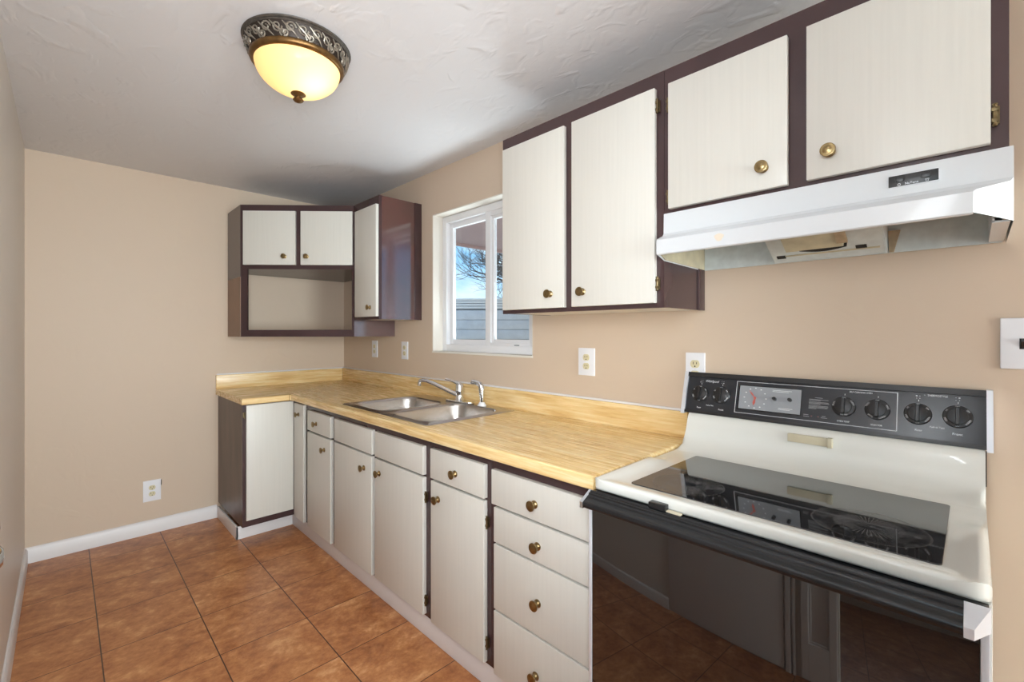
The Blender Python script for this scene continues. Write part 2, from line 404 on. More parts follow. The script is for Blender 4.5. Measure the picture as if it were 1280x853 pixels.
ORG = {}
def put(name, bm, m, parent=None, smooth=True, org=None, angle=32):
    me = bpy.data.meshes.new(name)
    if parent is not None: o0 = ORG[parent.name]
    elif org is not None: o0 = Vector(org)
    else:
        xs = [v.co for v in bm.verts]
        o0 = Vector(((min(v.x for v in xs) + max(v.x for v in xs)) / 2, (min(v.y for v in xs) + max(v.y for v in xs)) / 2, min(v.z for v in xs)))
    bmesh.ops.translate(bm, verts=list(bm.verts), vec=-o0)
    for f in bm.faces: f.smooth = smooth
    bm.to_mesh(me); bm.free()
    if smooth: me.set_sharp_from_angle(angle=math.radians(angle))
    ms = m if isinstance(m, (list, tuple)) else [m]
    for x in ms: me.materials.append(x)
    o = bpy.data.objects.new(name, me); COL.objects.link(o)
    if parent is not None: o.parent = parent
    else: o.location = o0
    ORG[o.name] = o0
    return o
def tag(o, label, cat, group=None, kind=None):
    if label: o['label'] = label
    if cat: o['category'] = cat
    if group: o['group'] = group
    if kind: o['kind'] = kind
    return o
def thing(name, loc, label, cat, group=None):
    o = bpy.data.objects.new(name, None); COL.objects.link(o); o.location = loc; o.empty_display_size = 0.05
    ORG[o.name] = Vector(loc)
    return tag(o, label, cat, group)
def struct(name, bm, m, smooth=False):
    return tag(put(name, bm, m, smooth=smooth), None, None, kind='structure')
NB = bmesh.new
def text_bm(body, size, o, xdir, ydir, thick=0.0003, align='CENTER', shear=0.0, sx=1.0):
    """lettering laid on the plane spanned by xdir / ydir, returned as a bmesh"""
    cu = bpy.data.curves.new('lettering', 'FONT'); cu.body = body; cu.size = size; cu.align_x = align; cu.align_y = 'CENTER'
    cu.extrude = thick; cu.shear = shear; cu.resolution_u = 2
    ob = bpy.data.objects.new('lettering_tmp', cu); COL.objects.link(ob)
    dg = bpy.context.evaluated_depsgraph_get(); me = bpy.data.meshes.new_from_object(ob.evaluated_get(dg))
    t = bmesh.new(); t.from_mesh(me)
    bpy.data.objects.remove(ob); bpy.data.curves.remove(cu); bpy.data.meshes.remove(me)
    X = Vector(xdir).normalized(); Y = Vector(ydir).normalized(); Z = X.cross(Y)
    mt = Matrix((( X.x * sx, Y.x, Z.x, o[0]), (X.y * sx, Y.y, Z.y, o[1]), (X.z * sx, Y.z, Z.z, o[2]), (0, 0, 0, 1)))
    t.transform(mt)
    return t

# ------------------------------------------------------------------ room shell
CZ = 2.292
YL = -1.812           # left wall plane
XE = 8.0             # end wall plane
bm = NB(); box(bm, (-0.15, -4.5, -0.1), (XE + 0.2, 0.14, 0)); struct('floor', bm, M['tile'])
bm = NB(); box(bm, (-0.15, -4.5, CZ), (XE + 0.2, 0.14, CZ + 0.15)); struct('ceiling', bm, M['ceiling'])
bm = NB(); box(bm, (-0.14, -1.95, 0), (0, 0.14, CZ)); struct('wall_far', bm, M['wall'])
# window wall with the window opening
WX0, WX1, WZ0, WZ1 = 1.273, 2.136, 1.153, 2.018
bm = NB(); solid_holed(bm, [(0.0, 0), (XE + 0.14, 0), (XE + 0.14, CZ), (0.0, CZ)], [[(WX0, WZ0), (WX1, WZ0), (WX1, WZ1), (WX0, WZ1)]], 1, 0.0, 0.14)
struct('wall_right', bm, M['wall'])
# left wall: solid up to the opening beside the camera
OX0, OX1 = 3.47, 4.75
bm = NB(); box(bm, (0, YL - 0.12, 0), (OX0, YL, CZ)); box(bm, (OX0, YL - 0.12, 2.08), (OX1, YL, CZ)); box(bm, (OX1, YL - 0.12, 0), (XE, YL, CZ))
struct('wall_left', bm, M['wall_white'])
# end wall with a patio door opening
PY0, PY1, PZ1 = -1.65, -0.25, 2.08
bm = NB(); solid_holed(bm, [(-4.5, 0), (0.0, 0), (0.0, CZ), (-4.5, CZ)], [[(PY0, 0.06), (PY1, 0.06), (PY1, PZ1), (PY0, PZ1)]], 0, XE, XE + 0.14)
struct('wall_end', bm, M['wall'])
# adjoining room
bm = NB(); solid_holed(bm, [(2.2, 0), (XE, 0), (XE, CZ), (2.2, CZ)], [[(2.85, 0.75), (4.85, 0.75), (4.85, 2.05), (2.85, 2.05)]], 1, -4.2, -4.06)
struct('wall_rear', bm, M['wall_white'])
bm = NB(); box(bm, (2.1, -4.2, 0), (2.2, YL - 0.12, CZ)); struct('wall_side', bm, M['wall'])

# window reveal lining (painted return of the opening)
bm = NB()
box(bm, (WX0 - 0.001, 0.001, WZ0), (WX0 + 0.006, 0.078, WZ1)); box(bm, (WX1 - 0.006, 0.001, WZ0), (WX1 + 0.001, 0.078, WZ1))
box(bm, (WX0, 0.001, WZ1 - 0.006), (WX1, 0.078, WZ1 + 0.001)); box(bm, (WX0, -0.003, WZ0 - 0.004), (WX1, 0.078, WZ0 + 0.006))
struct('trim_2', bm, M['reveal'])

def rect_frame(bm, x0, z0, x1, z1, w, y0, y1, axis=1, bev=0.003, wt=None, wb=None):
    wt = w if wt is None else wt; wb = w if wb is None else wb
    def B(a, b, c, d):
        if axis == 1: box(bm, (a, y0, b), (c, y1, d), bev)
        else: box(bm, (y0, a, b), (y1, c, d), bev)
    B(x0, z0, x0 + w, z1); B(x1 - w, z0, x1, z1); B(x0 + w - 0.001, z0, x1 - w + 0.001, z0 + wb); B(x0 + w - 0.001, z1 - wt, x1 - w + 0.001, z1)
# kitchen slider window: outer frame, fixed left light, sliding right sash
bm = NB(); rect_frame(bm, WX0 + 0.006, WZ0 + 0.006, WX1 - 0.006, WZ1 - 0.006, 0.042, 0.074, 0.135)
win = tag(put('window_1', bm, M['vinyl']), None, None, kind='structure')
bm = NB(); rect_frame(bm, WX0 + 0.046, WZ0 + 0.046, 1.735, WZ1 - 0.046, 0.034, 0.100, 0.125); put('fixed_frame', bm, M['vinyl'], win)
bm = NB(); box(bm, (WX0 + 0.08, 0.112, WZ0 + 0.075), (1.70, 0.116, WZ1 - 0.075)); put('pane', bm, M['glass'], win)
bm = NB(); rect_frame(bm, 1.690, WZ0 + 0.030, WX1 - 0.045, WZ1 - 0.030, 0.044, 0.078, 0.099, wb=0.034); rect_frame(bm, 1.732, WZ0 + 0.062, WX1 - 0.085, WZ1 - 0.070, 0.022, 0.086, 0.110)
box(bm, (1.765, 0.083, 1.56), (1.771, 0.089, 1.66), 0.001)
sash = put('sliding_sash', bm, M['vinyl'], win)
bm = NB(); box(bm, (1.750, 0.092, WZ0 + 0.08), (WX1 - 0.10, 0.096, WZ1 - 0.09)); put('pane', bm, M['glass'], sash)
bm = NB(); box(bm, (1.93, 0.074, WZ0 + 0.050), (1.965, 0.079, WZ0 + 0.056), 0.001); put('weep_slot', bm, M['fence_dark'], win)
# patio door of the end wall and the window of the next room
bm = NB(); rect_frame(bm, PY0, 0.06, PY1, PZ1, 0.07, XE + 0.02, XE + 0.10, axis=0); rect_frame(bm, -0.99, 0.12, -0.91, PZ1 - 0.06, 0.04, XE + 0.03, XE + 0.08, axis=0)
d3 = tag(put('door_3', bm, M['vinyl']), None, None, kind='structure')
bm = NB(); box(bm, (XE + 0.05, PY0 + 0.06, 0.12), (XE + 0.055, PY1 - 0.06, PZ1 - 0.06)); put('pane', bm, M['glass'], d3)
bm = NB(); rect_frame(bm, 2.85, 0.75, 4.85, 2.05, 0.06, -4.16, -4.09); rect_frame(bm, 3.81, 0.80, 3.89, 2.0, 0.04, -4.15, -4.10)
w2 = tag(put('window_2', bm, M['vinyl']), None, None, kind='structure')
bm = NB(); box(bm, (2.9, -4.13, 0.8), (4.8, -4.125, 2.0)); put('pane', bm, M['glass'], w2)

# flush door and the narrow panelled leaf in the left wall
bm = NB(); box(bm, (2.505, YL - 0.02, 0.012), (3.215, YL + 0.012, 2.03), 0.003)
d1 = tag(put('door_1', bm, M['trim']), None, None, kind='structure')
bm = NB(); lathe(bm, [(0, 0), (0.034, 0), (0.034, 0.006), (0.014, 0.012), (0.012, 0.034), (0.018, 0.042), (0.0225, 0.056), (0.021, 0.067), (0.012, 0.073), (0, 0.074)], (2.60, YL + 0.012, 0.925), (0, 1, 0), 28)
put('door_knob', bm, M['chrome'], d1)
bm = NB(); lathe(bm, [(0, 0), (0.024, 0), (0.024, 0.008), (0.016, 0.014), (0.016, 0.062), (0.011, 0.069), (0, 0.070)], (2.60, YL + 0.012, 0.970), (0, 1, 0), 28)
put('deadbolt', bm, M['chrome'], d1)
bm = NB(); rect_frame(bm, 3.300, 0.012, 3.462, 2.03, 0.035, YL - 0.02, YL + 0.022, wb=0.22, wt=0.10); box(bm, (3.33, YL - 0.018, 0.2), (3.43, YL + 0.004, 1.95))
rect_frame(bm, 3.335, 0.232, 3.427, 1.93, 0.012, YL, YL + 0.014)
struct('door_2', bm, M['trim'])
bm = NB()
for x in (3.222, 3.234, 3.256): box(bm, (x, YL, 0), (x + 0.016, YL + 0.018, 2.08), 0.004)
struct('trim_3', bm, M['trim'])

# baseboards
def bb_profile(h=0.086, t=0.014):
    return [(0, 0), (t, 0), (t, h - 0.018), (t * 0.7, h - 0.006), (t * 0.35, h), (0, h)]
bm = NB(); prism(bm, bb_profile(), 1, YL, -0.905); struct('baseboard_far', bm, M['trim'], True)
bm = NB(); prism(bm, [(YL + a, b) for a, b in bb_profile()], 0, 0.014, 2.49); struct('baseboard_left', bm, M['trim'], True)
# white toe board wrapping the base cabinets
bm = NB(); TB = 0.078
box(bm, (0.014, -0.905, 0), (0.496, -0.893, TB), 0.002); box(bm, (0.484, -0.905, 0), (0.496, -0.576, TB), 0.002)
box(bm, (0.484, -0.576, 0), (2.945, -0.562, TB + 0.012), 0.003)
struct('trim_1', bm, M['trim'], True)
# white caulk line above the backsplash
bm = NB(); box(bm, (0, -0.905, 0.981), (0.012, 0, 0.990), 0.003); box(bm, (0, -0.012, 0.981), (2.925, 0, 0.990), 0.003)
struct('trim_4', bm, M['trim'], True)

# ------------------------------------------------------------------ cabinet parts
def rot_about(p, ang): return Matrix.Translation(Vector(p)) @ Matrix.Rotation(ang, 4, 'Z')
def knob(parent, p, d, r=0.0165):
    bm = NB()
    lathe(bm, [(0, 0), (r * 0.78, 0), (r * 0.80, 0.0015), (r * 0.5, 0.004), (r * 0.36, 0.009), (r * 0.42, 0.014), (r * 0.86, 0.0175), (r, 0.0205), (r * 0.98, 0.023), (r * 0.82, 0.0242), (r * 0.72, 0.0236), (r * 0.45, 0.0256), (0, 0.027)], p, d, 28)
    return put('knob', bm, M['brass'], parent, angle=50)
def hinge(parent, p, ax=1, s=1.0, h=0.042):
    """barrel hinge with a leaf, at p on a frame facing -y"""
    bm = NB(); x, y, z = p
    tube(bm, [(x, y, z - h / 2), (x, y, z + h / 2)], 0.0038, 10)
    for dz in (-h / 2, h / 2): lathe(bm, [(0, -0.003), (0.0034, -0.002), (0.0046, 0), (0.0034, 0.002), (0, 0.003)], (x, y, z + dz), (0, 0, 1), 10)
    box(bm, (x + 0.001 if s > 0 else x - 0.007, y + 0.004, z - h / 2 + 0.003), (x + 0.007 if s > 0 else x - 0.001, y + 0.008, z + h / 2 - 0.003), 0.001)
    box(bm, (x - 0.005, y - 0.004, z - h / 2 + 0.006), (x + 0.005, y + 0.006, z - h / 2 + 0.014), 0.001)
    box(bm, (x - 0.005, y - 0.004, z + h / 2 - 0.014), (x + 0.005, y + 0.006, z + h / 2 - 0.006), 0.001)
    return put('hinge', bm, M['hinge'], parent)
def door_y(parent, name, x0, x1, z0, z1, yf, th=0.019, kn=None, bev=0.0022):
    bm = NB(); box(bm, (x0, yf, z0), (x1, yf + th, z1), bev)
    o = put(name, bm, M['door_paint'], parent)
    if kn: knob(o, (kn[0] + (0.013 if yf < -0.5 else 0.003), yf, kn[1]), (0, -1, 0))
    return o

# ---- base run along the window wall
YF, YC = -0.611, -0.592          # door faces / face frame plane
ZB, ZT = 0.104, 0.846
def base_carcass(parent, x0, x1, openings):
    """face frame with openings [(x0,z0,x1,z1)] in front of a box"""
    bm = NB()
    box(bm, (x0 + 0.001, -0.575, ZB), (x0 + 0.017, -0.003, ZT - 0.002)); box(bm, (x1 - 0.017, -0.575, ZB), (x1 - 0.001, -0.003, ZT - 0.002))
    box(bm, (x0 + 0.017, -0.575, ZB), (x1 - 0.017, -0.003, ZB + 0.016)); box(bm, (x0 + 0.017, -0.010, ZB + 0.016), (x1 - 0.017, -0.003, ZT - 0.2))
    put('carcass', bm, M['brown_wood'], parent)
    bm = NB()
    hs = [[(a, b), (c, b), (c, d), (a, d)] for a, b, c, d in openings]
    solid_holed(bm, [(x0 + 0.0008, ZB), (x1 - 0.0008, ZB), (x1 - 0.0008, ZT - 0.001), (x0 + 0.0008, ZT - 0.001)], hs, 1, YC, -0.575)
    put('face_frame', bm, M['brown'], parent, smooth=False)

def base_unit(label, x0, x1, fronts, doors, grp='base cabinets under the worktop'):
    t = thing('base_cabinet', ((x0 + x1) / 2, -0.30, ZB), label, 'cabinet', grp)
    ops = [(a + 0.02, c + 0.02, b - 0.02, d - 0.02) for a, b, c, d, *_ in fronts + doors]
    base_carcass(t, x0, x1, ops)
    for a, b, c, d, k in fronts: door_y(t, 'drawer', a, b, c, d, YF, kn=k)
    for a, b, c, d, k, hs in doors:
        o = door_y(t, 'door', a, b, c, d, YF, kn=k)
        for hz in hs: hinge(o, (b + 0.006 if hs[0] > 0 else b, YF + 0.010, abs(hz)), s=1)
    return t
base_unit('narrow cream base cabinet with one knobbed drawer over one door, left of the sink base', 0.842, 1.206,
          [(0.846, 1.180, 0.689, 0.808, (0.969, 0.742))], [(0.846, 1.180, 0.106, 0.678, (1.085, 0.612), [])])
base_unit('wide cream sink base cabinet with two knobless false fronts over a pair of doors', 1.206, 2.112,
          [(1.228, 1.652, 0.690, 0.808, None), (1.681, 2.086, 0.690, 0.808, None)],
          [(1.228, 1.648, 0.110, 0.680, (1.560, 0.612), []), (1.681, 2.086, 0.116, 0.680, (1.712, 0.618), [0.600, 0.175])])
base_unit('cream base cabinet with one knobbed drawer over a door hinged right, beside the drawer stack', 2.112, 2.488,
          [(2.139, 2.466, 0.692, 0.811, (2.290, 0.744))], [(2.143, 2.465, 0.114, 0.683, (2.180, 0.619), [0.608, 0.184])])
base_unit('cream four-drawer base cabinet directly left of the black oven door', 2.488, 2.944,
          [(2.506, 2.915, 0.687, 0.806, (2.695, 0.738)), (2.518, 2.915, 0.560, 0.679, (2.707, 0.611)),
           (2.518, 2.915, 0.332, 0.553, (2.708, 0.434)), (2.518, 2.915, 0.108, 0.325, (2.700, 0.204))], [])
# ---- corner unit
t = thing('corner_base_cabinet', (0.40, -0.45, ZB), 'L-shaped corner base cabinet with dark stained side against the far wall', 'cabinet', 'base cabinets under the worktop')
bm = NB(); box(bm, (0.002, -0.897, ZB), (0.583, -0.880, ZT - 0.001)); put('side_panel', bm, M['brown_wood'], t)['label'] = 'dark stained brown side panel'
bm = NB()
solid_holed(bm, [(-0.897, ZB), (-0.592, ZB), (-0.592, ZT - 0.001), (-0.897, ZT - 0.001)], [[(-0.852, 0.15), (-0.632, 0.15), (-0.632, 0.80), (-0.852, 0.80)]], 0, 0.583, 0.600)
box(bm, (0.583, YC, ZB), (0.655, -0.575, ZT - 0.001)); box(bm, (0.655, YC, 0.81), (0.841, -0.575, ZT - 0.001)); box(bm, (0.655, YC, ZB), (0.841, -0.575, 0.14)); box(bm, (0.80, YC, 0.14), (0.841, -0.575, 0.81))
put('face_frame', bm, M['brown'], t, smooth=False)
bm = NB(); box(bm, (0.003, -0.879, ZB), (0.582, -0.576, ZB + 0.015)); box(bm, (0.003, -0.574, ZB), (0.840, -0.004, ZB + 0.015)); box(bm, (0.825, -0.574, ZB + 0.016), (0.840, -0.004, ZT - 0.002))
put('carcass', bm, M['brown_wood'], t)
bm = NB(); box(bm, (0.601, -0.880, 0.146), (0.620, -0.6125, 0.838), 0.0022); put('door', bm, M['door_paint'], t)
bm = NB(); tube(bm, [(0.612, -0.887, 0.76), (0.612, -0.887, 0.80)], 0.004, 8); box(bm, (0.601, -0.895, 0.765), (0.606, -0.884, 0.795)); put('hinge', bm, M['hinge'], t)
door_y(t, 'door', 0.6215, 0.784, 0.104, 0.828, YF, kn=(0.690, 0.762))

# ------------------------------------------------------------------ worktop, sink, tap
CT0, CT1 = 0.846, 0.884
SX0, SX1, SY0, SY1 = 1.245, 2.068, -0.578, -0.048
def worktop():
    bm = NB()
    outer = [(0.001, -0.001), (0.001, -0.912), (0.645, -0.912), (0.645, -0.636), (2.946, -0.636), (2.946, -0.001)]
    hole = [(SX0 + 0.015, SY0 + 0.015), (SX1 - 0.015, SY0 + 0.015), (SX1 - 0.015, SY1 - 0.015), (SX0 + 0.015, SY1 - 0.015)]
    # three stacked outlines give the rolled front edge
    r = 0.009
    def inset(d): return [(0.001, -0.001), (0.001, -0.912 + d), (0.645 - d, -0.912 + d), (0.645 - d, -0.636 + d), (2.946 - d, -0.636 + d), (2.946 - d, -0.001)]
    lv = [(CT0, 0.003), (CT0 + 0.003, 0.0)] + [(CT1 - r + r * math.sin(a), r - r * math.cos(a)) for a in [0, PI / 8, PI / 4, 3 * PI / 8, PI / 2]]
    t = bmesh.new(); rings = []
    for z, d in lv: rings.append([t.verts.new((x, y, z)) for x, y in inset(d)])
    for a, b in zip(rings, rings[1:]):
        for i in range(6): t.faces.new([a[i], a[(i + 1) % 6], b[(i + 1) % 6], b[i]])
    h0 = [t.verts.new((x, y, CT0)) for x, y in hole]; h1 = [t.verts.new((x, y, CT1)) for x, y in hole]
    for i in range(4): t.faces.new([h0[i], h0[(i + 1) % 4], h1[(i + 1) % 4], h1[i]])
    for ring, hh in ((rings[0], h0), (rings[-1], h1)):
        es = []
        for L in (ring, hh):
            for i in range(len(L)):
                e_ = t.edges.get((L[i], L[(i + 1) % len(L)])) or t.edges.new((L[i], L[(i + 1) % len(L)])); es.append(e_)
        bmesh.ops.triangle_fill(t, use_beauty=True, use_dissolve=False, edges=es)
    bmesh.ops.recalc_face_normals(t, faces=list(t.faces)); merge(bm, t)
    return bm
wt = thing('worktop', (1.4, -0.3, CT0), 'L-shaped butcher-block laminate worktop running along two walls', 'worktop')
put('worktop_slab', worktop(), M['counter'], wt, angle=30)
bm = NB(); box(bm, (0.001, -0.912, CT1), (0.020, -0.021, 0.981), 0.003); box(bm, (0.001, -0.0205, CT1), (2.930, -0.001, 0.981), 0.003)
put('backsplash', bm, M['counter'], wt)

sk = thing('kitchen_sink', (1.65, -0.31, CT1), 'double-bowl stainless steel sink set in the worktop under the window', 'sink')
DZ = 0.8885
def sink():
    bm = NB()
    b1 = rrect(1.292, -0.548, 1.640, -0.165, 0.075, 8); b2 = rrect(1.690, -0.548, 2.036, -0.118, 0.075, 8)
    lip1 = rrect(1.292 - 0.008, -0.556, 1.648, -0.157, 0.082, 8); lip2 = rrect(1.682, -0.556, 2.044, -0.110, 0.082, 8)
    outer = rrect(SX0 + 0.006, SY0 + 0.006, SX1 - 0.006, SY1 - 0.006, 0.016, 4)
    holed(bm, outer, [lip1, lip2], lambda p: Vector((p[0], p[1], DZ)))
    o2 = rrect(SX0, SY0, SX1, SY1, 0.02, 4)
    n = len(outer)
    for i in range(n):
        j = (i + 1) % n
        bm.faces.new([bm.verts.new((*outer[i], DZ)), bm.verts.new((*outer[j], DZ)), bm.verts.new((*o2[j], CT1 + 0.0006)), bm.verts.new((*o2[i], CT1 + 0.0006))])
    for x0, y0, x1, y1 in ((1.292, -0.548, 1.640, -0.165), (1.690, -0.548, 2.036, -0.118)):
        prof = [(-0.008, DZ, 0.082), (-0.004, DZ + 0.0022, 0.079), (0.0, DZ - 0.001, 0.075), (0.004, DZ - 0.010, 0.072), (0.012, DZ - 0.10, 0.070), (0.020, DZ - 0.145, 0.068), (0.040, DZ - 0.163, 0.060), (0.075, DZ - 0.168, 0.045), (0.11, DZ - 0.170, 0.030)]
        rings = [[bm.verts.new((*p, z)) for p in rrect(x0 + d, y0 + d, x1 - d, y1 - d, r, 8)] for d, z, r in prof]
        for a, b in zip(rings, rings[1:]):
            for i in range(len(a)): bm.faces.new([a[i], a[(i + 1) % len(a)], b[(i + 1) % len(a)], b[i]])
        bm.faces.new(rings[-1])
    bmesh.ops.remove_doubles(bm, verts=list(bm.verts), dist=1e-5)
    bmesh.ops.recalc_face_normals(bm, faces=list(bm.faces))
    return bm
so = put('basin', sink(), M['steel'], sk, angle=40)
for cx, cy in ((1.466, -0.356), (1.863, -0.333)):
    bm = NB(); lathe(bm, [(0, 0.002), (0.018, 0.002), (0.022, 0.0), (0.034, 0.001), (0.042, 0.004), (0.045, 0.001)], (cx, cy, DZ - 0.170), (0, 0, 1), 28)
    put('drain', bm, M['chrome'], sk)

fa = thing('kitchen_tap', (1.66, -0.088, DZ), 'chrome single-lever tap with long swivel spout behind the sink bowls', 'tap')
bm = NB(); prism(bm, rrect(1.553, -0.117, 1.772, -0.060, 0.026, 6), 2, DZ, DZ + 0.0105, 0.003, 2); put('base_plate', bm, M['chrome'], fa)
bm = NB(); lathe(bm, [(0.028, 0), (0.026, 0.006), (0.0225, 0.012), (0.021, 0.05), (0.0225, 0.053), (0.0225, 0.056), (0.021, 0.06), (0.0215, 0.082), (0.017, 0.094), (0.008, 0.10), (0, 0.101)], (1.66, -0.088, DZ + 0.009), (0, 0, 1), 28)
put('tap_body', bm, M['chrome'], fa)
bm = NB(); pth = [(1.650, -0.093, 0.928), (1.612, -0.115, 0.944), (1.53, -0.163, 0.984), (1.490, -0.186, 1.000), (1.466, -0.200, 1.004), (1.452, -0.208, 0.999), (1.450, -0.209, 0.990)]
tube(bm, pth, [0.0125, 0.012, 0.0108, 0.0105, 0.0108, 0.0112, 0.0112], 14); tube(bm, [(1.450, -0.209, 0.992), (1.449, -0.2095, 0.972)], 0.0125, 14)
put('spout', bm, M['chrome'], fa)
bm = NB(); tube(bm, [(1.662, -0.087, 0.982), (1.646, -0.099, 0.996), (1.622, -0.115, 1.006), (1.592, -0.134, 1.016)], [0.012, 0.0095, 0.0062, 0.0070], 12); put('lever', bm, M['chrome'], fa)
sp = thing('side_sprayer', (1.848, -0.085, DZ), 'short chrome side sprayer standing right of the tap', 'sprayer')
bm = NB(); lathe(bm, [(0.024, 0), (0.024, 0.004), (0.018, 0.010), (0.015, 0.018), (0, 0.019)], (1.848, -0.085, DZ), (0, 0, 1), 24); put('holder', bm, M['plate'], sp)
bm = NB(); tube(bm, [(1.848, -0.085, DZ + 0.017), (1.848, -0.085, DZ + 0.045), (1.846, -0.085, DZ + 0.075), (1.844, -0.086, DZ + 0.100), (1.836, -0.089, DZ + 0.113), (1.818, -0.096, DZ + 0.121), (1.790, -0.106, DZ + 0.124)], [0.0095, 0.0120, 0.0150, 0.0150, 0.0150, 0.0130, 0.0125], 16); put('spray_head', bm, M['chrome'], sp)

# ------------------------------------------------------------------ wall cabinets
UT, UB, UY = 2.110, 1.356, -0.301
def wall_cab(label, x0, x1, z0, doors, hinges, endstrip=True, gloss=False, left=True):
    t = thing('wall_cabinet', ((x0 + x1) / 2, -0.15, z0), label, 'cabinet', 'wall cabinets')
    bm = NB(); box(bm, (x0, UY + 0.019, z0 + 0.001), (x0 + 0.016, -0.001, UT - 0.001)); box(bm, (x0 + 0.016, UY + 0.019, UT - 0.017), (x1 - 0.016, -0.001, UT - 0.001))
    box(bm, (x0 + 0.016, -0.008, z0 + 0.02), (x1 - 0.016, -0.001, UT - 0.017))
    put('carcass', bm, M['brown'], t)
    bm = NB(); box(bm, (x0 + 0.016, UY + 0.019, z0 + 0.002), (x1 - 0.016, -0.003, z0 + 0.014)); put('bottom_panel', bm, M['reveal'], t)
    ms = M['brown_gloss'] if gloss else M['brown']
    bm = NB(); box(bm, (x1 - 0.016, UY + 0.019, z0 + 0.001), (x1, -0.001, UT - 0.001)); s_ = put('side_panel', bm, ms, t)
    if gloss: s_['label'] = 'glossy oxblood side panel'
    if endstrip:
        bm = NB(); box(bm, (x1, -0.052, z0), (x1 + 0.005, -0.001, UT), 0.001); put('scribe_strip', bm, M['brown'], t)
    ops = [[(a + 0.02, c + 0.03), (b - 0.02, c + 0.03), (b - 0.02, d - 0.03), (a + 0.02, d - 0.03)] for a, b, c, d, k in doors]
    bm = NB(); solid_holed(bm, [(x0, z0), (x1, z0), (x1, UT), (x0, UT)], ops, 1, UY, UY + 0.019); put('face_frame', bm, M['brown'], t, smooth=False)
    ds = [door_y(t, 'door', a, b, c, d, UY - 0.020, kn=k) for a, b, c, d, k in doors]
    for i, x, z, s in hinges: hinge(ds[i], (x, UY - 0.010, z), s=s)
    return t
wall_cab('tall cream two-door wall cabinet between the window and the range hood', 2.237, 2.982, UB,
         [(2.255, 2.589, 1.371, 2.056, (2.520, 1.425)), (2.626, 2.958, 1.371, 2.056, (2.674, 1.424))],
         [(1, 2.963, 2.00, 1), (1, 2.963, 1.432, 1)])
wall_cab('short cream two-door wall cabinet mounted directly above the range hood', 2.983, 3.722, 1.653,
         [(3.004, 3.331, 1.662, 2.052, (3.272, 1.718)), (3.374, 3.696, 1.662, 2.052, (3.420, 1.720))],
         [(0, 2.999, 1.99, -1), (0, 2.999, 1.70, -1), (1, 3.702, 1.720, 1)], endstrip=False)
wall_cab('slim single-door wall cabinet with glossy oxblood side, left of the window', 0.818, 1.148, UB,
         [(0.866, 1.146, 1.374, 2.054, (1.070, 1.430))], [], gloss=True)
# small dark mark printed on the glossy side
# ---- diagonal corner cabinet
A0 = Vector((0.314, -0.839, 0)); B0 = Vector((0.814, -0.301, 0)); DL = (B0 - A0).length
DA = math.atan2(B0.y - A0.y, B0.x - A0.x)
DM = rot_about(A0, DA)      # local x along the face, local -y towards the room
CB = 1.248
t = thing('corner_wall_cabinet', (0.4, -0.42, CB), 'diagonal corner wall cabinet with two small doors over an open shelf', 'cabinet', 'wall cabinets')
bm = NB(); tt = NB()
hs = [[(0.03, 1.30 - 0.006), (DL - 0.013, 1.294), (DL - 0.013, 1.690), (0.03, 1.690)], [(0.045, 1.735), (0.345, 1.735), (0.345, 2.045), (0.045, 2.045)], [(0.415, 1.735), (0.715, 1.735), (0.715, 2.045), (0.415, 2.045)]]
hs[0][0] = (0.044, 1.292); hs[0][3] = (0.044, 1.690)
solid_holed(tt, [(0, CB), (DL, CB), (DL, UT), (0, UT)], hs, 1, 0.0, 0.019); merge(bm, tt, DM)
put('face_frame', bm, M['brown'], t, smooth=False)
for a, b, kx in ((0.027, 0.362, 0.295), (0.396, 0.731, 0.437)):
    bm = NB(); tt = NB(); box(tt, (a, -0.019, 1.716), (b, -0.0005, 2.067), 0.0022); merge(bm, tt, DM); o = put('door', bm, M['door_paint'], t)
    knob(o, DM @ Vector((kx, -0.019, 1.770)), DM.to_3x3() @ Vector((0, -1, 0)))
bm = NB(); box(bm, (0.001, -0.839, 1.64), (0.317, -0.823, UT)); put('side_panel', bm, M['brown'], t)
bm = NB(); box(bm, (0.001, -0.839, CB), (0.317, -0.823, 1.64)); put('side_panel', bm, M['brown_tan'], t)['label'] = 'tan lower side panel'
bm = NB(); box(bm, (0.800, -0.300, CB), (0.8165, -0.001, UT)); put('side_panel', bm, M['brown_gloss'], t)['label'] = 'glossy plum side panel'
pent = [(0.002, -0.820), (0.320, -0.820), (0.798, -0.306), (0.798, -0.002), (0.002, -0.002)]
def inner(d=0.0):  # pentagon kept behind the face frame
    n = Vector((-(B0 - A0).y, (B0 - A0).x, 0)).normalized() * 0.021
    p, q = A0 + n, B0 + n
    return [(0.002, -0.821), (p.x - 0.006, -0.821), (0.798, q.y - 0.006 ), (0.798, -0.002), (0.002, -0.002)]
bm = NB(); prism(bm, inner(), 2, 1.692, 1.708); put('shelf', bm, M['brown'], t)
bm = NB(); prism(bm, inner(), 2, 1.262, 1.280); put('shelf', bm, M['shelf_under'], t)['label'] = 'unpainted bottom board'
bm = NB(); prism(bm, inner(), 2, UT - 0.016, UT - 0.001); put('top_panel', bm, M['brown'], t)

